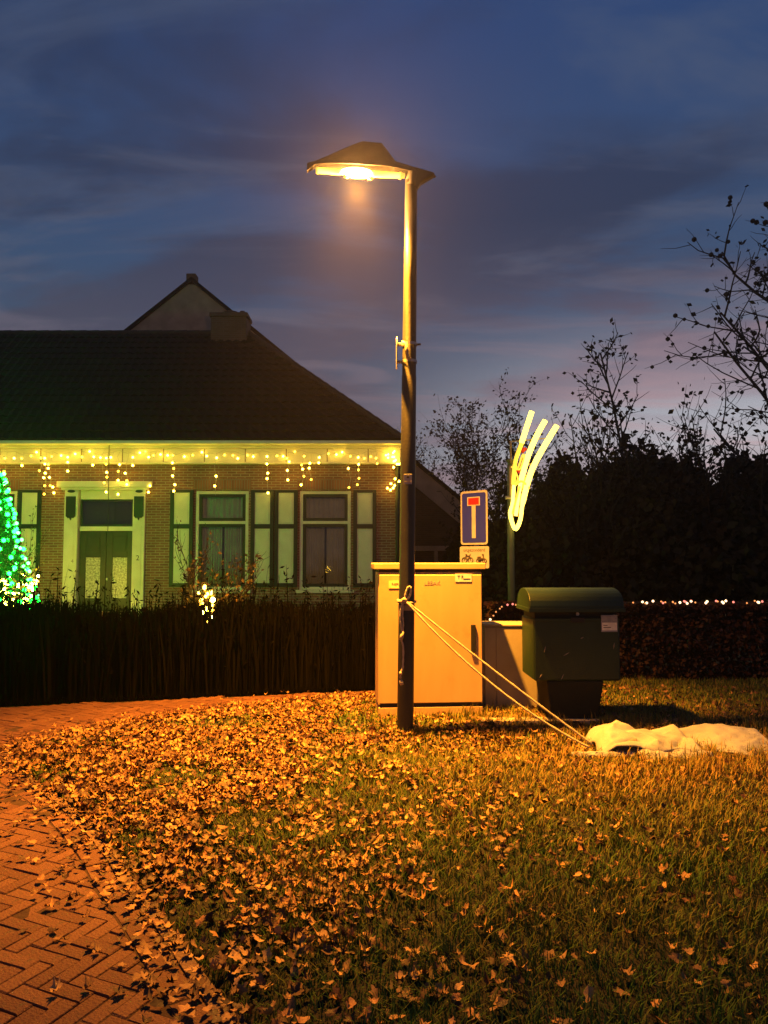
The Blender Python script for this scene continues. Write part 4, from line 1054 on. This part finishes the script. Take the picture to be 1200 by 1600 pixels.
# green-lit conifer and bright bundle at the left
TX = at(-14, 900, 13.2)
tr = empty('christmas_tree', (TX.x, 13.2, 0), label='green-lit conifer standing before the farmhouse left window', cat='tree')
MB().tube([(TX.x, 13.2, -.05), (TX.x, 13.2, 3.0)], [.06, .012], 8).build('trunk', 'bark', tr)
nB = 150; PL = []
brn = MB()
for k in range(nB):
    z = .15+2.85*(k/nB); rad = .86*(1-(z/3.25))+.05; a = k*2.399
    e = Vector((TX.x+rad*math.cos(a), 13.2+rad*math.sin(a), z-.12*rad)); s = Vector((TX.x, 13.2, z+.05)); brn.tube([s, e], [.012, .004], 4, False)
    for _ in range(38):
        t = random.random()**.6; q = s.lerp(e, t); PL.append((q.x+random.gauss(0, .05), q.y+random.gauss(0, .05), q.z+random.gauss(0, .04)))
brn.build('branches', 'twig', tr, kind='stuff')
V, Fq, r_ = leaf_cards(np.array(PL), .10, .28); np_mesh('crown', V, Fq, 'needle', tr, r_, kind='stuff')
gl = empty('green_lights', (TX.x, 13.2, .3), label='green light string wound round the conifer', cat='light string')
bg_, bm_ = ico(.040, 'bulb', 'b_green', 1), ico(.033, 'bulb', 'b_mint', 1); wp = []
for k in range(190):
    z = .35+2.75*(k/190); rad = .90*(1-(z/3.3))+.07; a = k*.62+random.uniform(-.2, .2)
    q = Vector((TX.x+rad*math.cos(a), 13.2+rad*math.sin(a), z+random.uniform(-.05, .05))); bulb(bg_ if random.random() < .68 else bm_, q, gl); wp.append(q)
MB().tube(wp, .004, 4).build('wire', 'wire', gl)
lit_shrub('leafy garden shrub glowing beside the green-lit conifer', 24, 14.6, 985, 838, 84, 95, [bs1, bs1, bs2], 'bright bundle of warm white lights beside the green-lit conifer', ylo=958)
# a few dim green bulbs hanging in the hedge
dg = empty('hedge_drop_lights', tuple(at(10, 1030, 8.2)), label='few dim green lights hanging in the stalk hedge', cat='light string')
bd = ico(.012, 'bulb', 'b_dimgreen', 1); wp = []
for (x, y) in ((31, 957), (52, 963), (47, 969), (14, 979), (18, 995), (1, 1021), (11, 1026), (5, 1032), (60, 930)):
    q = at(x, y, 8.02); bulb(bd, q, dg); wp.append(q)
wp.sort(key=lambda q: -q.z); MB().tube(wp, .0025, 4).build('wire', 'wire', dg)

# ------------------------------------------------------------------ rope and cloth
rope = empty('rope', (pole_x(1.1), PY-.07, 1.1), label='pale rope tied round the lamp pole and stretched to the cloth', cat='rope')
kz = at(632, 940, PY).z; kx = pole_x(kz)
kn = Vector((at(632, 937, PY-.085).x, PY-.085, at(632, 937, PY-.085).z))
def strand(name, pts, r=.0085, n=8, sm_=5):
    P = smooth_line([Vector(p) for p in pts], sm_)
    m = len(P); return MB().tube(P, [r*(1+.16*math.sin(i*1.9)) for i in range(m)], n).build(name, 'rope', rope, smooth=True)
c_end1, c_end2 = at(926, 1163, 5.62), at(921, 1168, 5.60)
def cat_(a, b, sag, n=9):
    return [a.lerp(b, i/n)-Vector((0, 0, sag*4*(i/n)*(1-i/n))) for i in range(n+1)]
strand('strand', cat_(kn, c_end1, .015)); strand('strand', cat_(kn+Vector((.01, -.01, -.012)), c_end2, .11))
wrap = [(kx+.075*math.cos(t), PY+.075*math.sin(t), kz+.012*math.sin(t*.5)) for t in np.linspace(-2.2, 4.6, 26)]
strand('wrap', wrap, .009, 8, 2)
def pp(x, y, off=.09): return at(x, y, PY-off)
strand('bow_loop', [pp(633, 936), pp(634, 928), pp(637, 919), pp(640.5, 917), pp(642, 922), pp(640, 931), pp(635, 937)], .010)
MB().tube([pp(628, 938), pp(632, 937), pp(636, 938)], [.014, .022, .014], 10).build('knot', 'rope', rope, smooth=True)
MB().tube([pp(622, 940, .06), pp(626, 940, .085), pp(631, 938, .09)], [.012, .014, .012], 8).build('knot', 'rope', rope, smooth=True)
strand('tail', [pp(630, 940), pp(626, 955), pp(626, 972), pp(628, 986)], .008)
strand('tail', [pp(630, 940), pp(629, 958), pp(630, 975), pp(629, 987), pp(628, 996)], .007)
MB().tube([pp(630, 986), pp(628, 994), pp(626, 1000)], [.010, .017, .015], 8).build('knot', 'rope', rope, smooth=True)
strand('tail', [pp(627, 1000), pp(630, 1010), pp(630, 1030), pp(629, 1044), pp(626, 1051), pp(626, 1060)], .0075)
MB().tube([pp(626, 1049), pp(626, 1052), pp(626, 1055)], [.008, .016, .008], 8).build('knot', 'rope', rope, smooth=True)
MB().tube([pp(626, 1062), pp(627, 1066), pp(628, 1070)], [.010, .018, .014], 8).build('knot', 'rope', rope, smooth=True)

cl = empty('cloth_sheet', tuple(gp(1060, 1190, .05)), label='crumpled cream cloth sheet lying on the grass', cat='cloth')
def cloth(name, x0, x1, y0, y1, hf, m, nx=90, ny=40, th=.006):
    vs, fs = [], []
    for j in range(ny+1):
        for i in range(nx+1):
            u, v = i/nx, j/ny; x, y, z = hf(u, v); vs.append((x0+(x1-x0)*x, y0+(y1-y0)*y, z))
    for j in range(ny):
        for i in range(nx): a = j*(nx+1)+i; fs.append((a, a+1, a+nx+2, a+nx+1))
    o = MB().add(vs, fs).build(name, m, cl, smooth=True); s = o.modifiers.new('s', 'SOLIDIFY'); s.thickness = th; return o
def rid(x): return 1-abs(((x+1) % 2)-1)*2
def ridge(x, y, s, z): return 1-2*abs(vn(x, y, s, z))
def bump1(u, v):
    wx = u+.035*vn(u*3, v*3, 1, 2); wy = v+.12*vn(u*2.3, v*2, 1, 5)
    ends = min(1, wx/.13)*min(1, (1-wx)/.10); ends = max(0, min(1, ends))**.55
    prof = max(0, math.sin(math.pi*min(1, max(0, wy))))**.22
    c = abs(math.sin(5.3*(u+.42*v)+1.2*vn(u, v, 2.2, 4)))
    c2 = abs(math.sin(8.1*(u*.55-v*.5)+1.7*vn(u, v, 2.6, 6)))
    fold = .040*(1-c)**1.6-.030*(1-c2)**2+.035*vn(u, v, 2.3, 1)+.012*vn(u, v, 9, 3)
    edge_ = min(1, min(v, 1-v)*7, min(u, 1-u)*9)
    topm = .135-.03*u+.014*math.sin(u*7)
    z = .05+(topm*ends*prof+fold*edge_*1.1)*1.0
    return (wx+.05*vn(u*2, v*4, 1.5, 8)*edge_, wy+.10*vn(u*3, v*2, 1.5, 9)*edge_-.09*abs(math.sin(u*8.5+1.5*vn(u, v, 3, 1)))*max(0, 1-v*3), max(.03, z))
X0 = at(927, 1170, 5.75).x; X1 = at(1082, 1170, 5.75).x
cloth('crumpled_fold', X0, X1, 5.50, 6.02, bump1, 'cloth', 110, 60)
def bump2(u, v):
    wv = .5+.5*math.cos(u*5.2); fr = .10*max(0, math.sin(math.pi*(u-.30)/.62))*(1 if .3 < u < .92 else 0)
    z = .115+.035*math.sin(u*3.1)*(.4+v)+.02*ridge(u*1.5, v*1.2, 1.5, 4)-(1-v)*.075+.01*vn(u, v, 9)
    return (u+.02*vn(u, v, 4, 2), v*(1-.0)+(-.42*max(0, math.sin(math.pi*min(1, max(0, (u-.25)/.7))))*(1-v)+.22*(1-v)), max(.05, z))
cloth('flat_flap', X1-.10, at(1212, 1170, 5.72).x, 5.58, 6.0, bump2, 'cloth', 70, 36)
def bump3(u, v):
    return (u+.04*vn(u*3, v, 2, 1), v+.2*vn(u*3, 1, 1.4, 3), .055+.05*max(0, math.sin(math.pi*v))*(.6+.5*ridge(u*3, v, 1.5, 3))+.012*vn(u, v, 8))
cloth('trailing_hem', at(1000, 1180, 5.45).x, at(1112, 1182, 5.45).x, 5.40, 5.56, bump3, 'cloth', 70, 24)
def bump4(u, v): return (u, v+.15*math.sin(u*5), .06+.030*max(0, math.sin(math.pi*v))+.01*vn(u, v, 7))
cloth('trailing_hem', at(893, 1186, 5.48).x, at(990, 1184, 5.48).x, 5.46, 5.52, bump4, 'cloth', 40, 12)
cloth('grey_lining', at(945, 1180, 5.46).x, at(1005, 1172, 5.46).x, 5.475, 5.60, lambda u, v: (u, v, .05+.085*v*(.4+.9*u)+.01*vn(u, v, 5)), 'cloth_grey', 30, 12)

# ------------------------------------------------------------------ grass
def scatter(n, xr, yr):
    P = np.column_stack([rng.uniform(*xr, n), rng.uniform(*yr, n)]); P = P[np.abs(P[:, 0]) < .58*P[:, 1]+.9]; D = sdist_np(P); k = D > .03
    return P[k], D[k]
def blades(P, D, hmin, hmax, wdt, bend=.6):
    n = len(P); z = gz_np(P, D); pat = np.array([vn(x, y, 1.5, 9) for x, y in P]); pat2 = np.array([vn(x, y, 4.5, 3) for x, y in P])
    h = (hmin+(hmax-hmin)*rng.random(n)**1.5)*(1+.65*pat2+.25*pat)*np.clip(.45+D*1.2, .45, 1)*(1-.5*np.exp(-((P[:, 0]+1.4)**2/1.6+(P[:, 1]-5.3)**2/3.0))); h = np.maximum(h, .032)
    az = rng.random(n)*6.283; b = bend*(.3+rng.random(n)); dx, dy = np.cos(az), np.sin(az); wx, wy = -dy*wdt, dx*wdt
    B = np.column_stack([P, z-.012]); rows = []
    for t, k in ((0, 1), (.55, .8)):
        C = B+np.column_stack([dx*h*b*t*t, dy*h*b*t*t, h*t*(1-.25*b*t)]); rows += [C-np.column_stack([wx, wy, 0*wx])*k, C+np.column_stack([wx, wy, 0*wx])*k]
    rows.append(B+np.column_stack([dx*h*b, dy*h*b, h*(1-.35*b)]))
    V = np.stack(rows, 1).reshape(-1, 3); i5 = np.arange(n)[:, None]*5
    T = np.concatenate([i5+np.array([[0, 1, 3]]), i5+np.array([[0, 3, 2]]), i5+np.array([[2, 3, 4]])])
    dry = np.clip(rng.random(n)**3.0*.7*np.clip((P[:, 1]-1.2)/2.4, .25, 1)+.35*np.maximum(pat, 0)*rng.random(n)+.95*np.clip((P[:, 1]-3.7)/1.3, 0, 1)*rng.random(n)*np.clip(.25+.55*P[:, 0], .06, 1)*np.clip((8.2-P[:, 1])/1.6, .25, 1), 0, 1)  # dry straw tone, raised by position to paint the lamplit ground brighter
    return V, T, np.repeat(dry, 5)
acc = []; off = 0
for (n, yr, h0_, h1_, w_) in ((120000, (1.6, 3.6), .024, .10, .0024), (130000, (3.6, 5.6), .022, .09, .0028), (110000, (5.6, 8.9), .018, .085, .0034)):
    P, D = scatter(n, (-3.2, 6.2), yr); acc.append(blades(P, D, h0_, h1_, w_))
# longer tufts round the posts and cabinets
TP = []
for (cx, cy, s, n) in ((pb.x, PY, .09, 260), (.2, cb0.y-.03, .25, 500), (.8, cb0.y-.02, .2, 420), (1.5, 6.6, .35, 600), (2.1, 6.5, .3, 500), (2.4, 5.9, .35, 600), (3.0, 6.1, .4, 700), (3.4, 5.4, .3, 400), (2.2, 5.35, .3, 400), (1.15, 7.0, .2, 300)):
    TP.append(np.column_stack([rng.normal(cx, s, n), rng.normal(cy, s*.45, n)]))
TP = np.vstack(TP); D = sdist_np(TP); k = D > .03; acc.append(blades(TP[k], D[k], .05, .14, .0028, .45))
Vs, Fs, Rs = [], [], []
for V, T, r_ in acc: Vs.append(V); Fs.append(T+off); Rs.append(r_); off += len(V)
g = np_mesh('grass', np.vstack(Vs), np.vstack(Fs), 'grass', None, np.concatenate(Rs), kind='stuff')
tag(g, 'rough autumn grass covering the verge', 'grass')
# rough grass strip below the stalk hedge
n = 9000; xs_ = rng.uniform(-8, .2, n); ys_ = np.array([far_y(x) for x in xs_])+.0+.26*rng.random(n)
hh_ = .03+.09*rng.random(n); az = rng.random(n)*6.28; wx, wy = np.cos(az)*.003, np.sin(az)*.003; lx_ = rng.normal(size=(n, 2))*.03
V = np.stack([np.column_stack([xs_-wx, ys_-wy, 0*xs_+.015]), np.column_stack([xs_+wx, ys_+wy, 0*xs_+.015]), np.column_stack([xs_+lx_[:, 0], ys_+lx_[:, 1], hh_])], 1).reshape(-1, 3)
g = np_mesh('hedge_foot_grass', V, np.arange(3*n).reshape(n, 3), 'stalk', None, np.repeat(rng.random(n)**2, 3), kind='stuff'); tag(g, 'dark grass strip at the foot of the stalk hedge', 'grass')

# ------------------------------------------------------------------ fallen leaves
def leaf_shape(seed):
    r_ = random.Random(seed); lob = r_.choice([5, 5, 7, 3]); n = 16; out = [(0, 0, 0)]
    kc = 1.7 if seed % 2 else .9; c1, c2, tw = r_.uniform(-1.0, 2.2)*kc, r_.uniform(-1.5, 2.6)*kc, r_.uniform(-1.8, 1.8)*kc
    for i in range(n):
        a = 2*math.pi*i/n; rr2 = .5*(.80+.20*math.cos(a*lob/1.0+.3)*(1 if lob > 3 else .5)); rr2 *= 1+.2*r_.uniform(-1, 1)
        if lob == 3: x, y = rr2*math.cos(a)*1.15, rr2*math.sin(a)*.6
        else: x, y = rr2*math.cos(a), rr2*math.sin(a)*.72
        out.append((x, y, c1*x*x*.6+c2*y*y*.6+tw*x*y*.5+.05*r_.uniform(-1, 1)))
    fs = [(0, 1+i, 1+(i+1) % n) for i in range(n)]
    return np.array(out), np.array(fs)
shapes = [leaf_shape(s) for s in range(10)]
def leaf_density(x, y, d):
    left = math.exp(-max(0, d-.2)/.95)
    a = left*1.0 if x < .6 else left*.5
    ring = math.exp(-((x+1.1)**2/1.7+(y-5.5)**2/2.6))
    near = max(0, min(1, (y-2.6)/1.2))
    dn = 1.1*a*(.30+.70*near)+1.0*ring+.018+.22*math.exp(-((x-.9)**2/1.6+(y-6.2)**2/.5))
    dn *= 1-.75*math.exp(-((x+.25)**2/.10+(y-4.9)**2/.6))
    return dn*(.62+1.0*max(-.5, vn(x, y, 1.9, 6)))
LP = []
tries = 0
while len(LP) < 17000 and tries < 150000:
    tries += 1
    y = random.uniform(1.9, 8.4); x = random.uniform(-3.2, 4.4)
    if abs(x) > .56*y+.5: continue
    d, _ = sdist(x, y)
    if d < -.5: continue
    if d < 0: dn = .8*math.exp(d/.10)+.02*math.exp(d/.3)
    else: dn = leaf_density(x, y, d)
    if random.random() < dn: LP.append((x, y, d))
for (x, y) in ((740, 1545), (790, 1530), (1058, 1533), (1090, 1548), (1180, 1540), (505, 1545), (300, 1345), (640, 1418), (700, 1440)):
    q = gp(x, y); LP.append((q.x, q.y, 1.0))
LP.sort(key=lambda p: (not inframe(p[0], p[1], 0, -5), p[1]))
lmesh = []
for k, (V, T) in enumerate(shapes):
    me = bpy.data.meshes.new('fallen_leaf'); me.from_pydata([tuple(v) for v in V], [], [tuple(t) for t in T]); me.materials.append(M['leaf' if k % 10 < 7 else 'leafd']); me.polygons.foreach_set('use_smooth', [True]*len(me.polygons)); me.update(); lmesh.append(me)
Vs, Fs, Rs, off = [], [], [], 0
nleaf = 0
for i, (x, y, d) in enumerate(LP):
    s = random.uniform(.030, .064); z = (gh(x, y, d)+random.uniform(.012, .035)) if d > 0 else .046+random.uniform(0, .008)
    tilt = .42 if d > 0 else .12
    rot = (random.gauss(0, tilt), random.gauss(0, tilt), random.uniform(0, 6.28)); k = random.randrange(10)
    if i < 300:
        o = inst('fallen_leaf', lmesh[k], (x, y, z), None, rot, s)
        if k < 7: tag(o, 'single dry tan leaf lying on the grass verge', 'leaf', 'tan fallen leaves on the verge')
        else: tag(o, 'single dark brown leaf lying on the grass verge', 'leaf', 'dark fallen leaves on the verge')
    else:
        Rm = np.array(Matrix.Rotation(rot[2], 3, 'Z') @ Matrix.Rotation(rot[1], 3, 'Y') @ Matrix.Rotation(rot[0], 3, 'X'))
        V, T = shapes[k]; W = (V*s) @ Rm.T+np.array([x, y, z]); Vs.append(W); Fs.append(T+off); off += len(W); Rs.append(np.full(len(W), random.random()**1.9 if k < 8 else .05*random.random()))
g = np_mesh('leaf_litter', np.vstack(Vs), np.vstack(Fs), 'litter', None, np.concatenate(Rs), kind='stuff', smooth=True); tag(g, 'carpet of dry fallen leaves over the verge', 'leaves')

# ------------------------------------------------------------------ thin haze added to give the lamp its glow
hm = bpy.data.materials.new('glow_haze'); hm.use_nodes = True; t = hm.node_tree
t.nodes.remove(t.nodes['Principled BSDF']); pv = t.nodes.new('ShaderNodeVolumePrincipled')
pv.inputs['Color'].default_value = (.95, .95, .95, 1); pv.inputs['Density'].default_value = .0017; pv.inputs['Anisotropy'].default_value = .82
t.links.new(pv.outputs[0], t.nodes['Material Output'].inputs['Volume']); M['haze'] = hm
hz = MB().box(-155, 155, -25, 205, -1.1, 13).build('haze', 'haze', kind='stuff'); tag(hz, 'thin haze added for the glow round the lamp', 'haze')
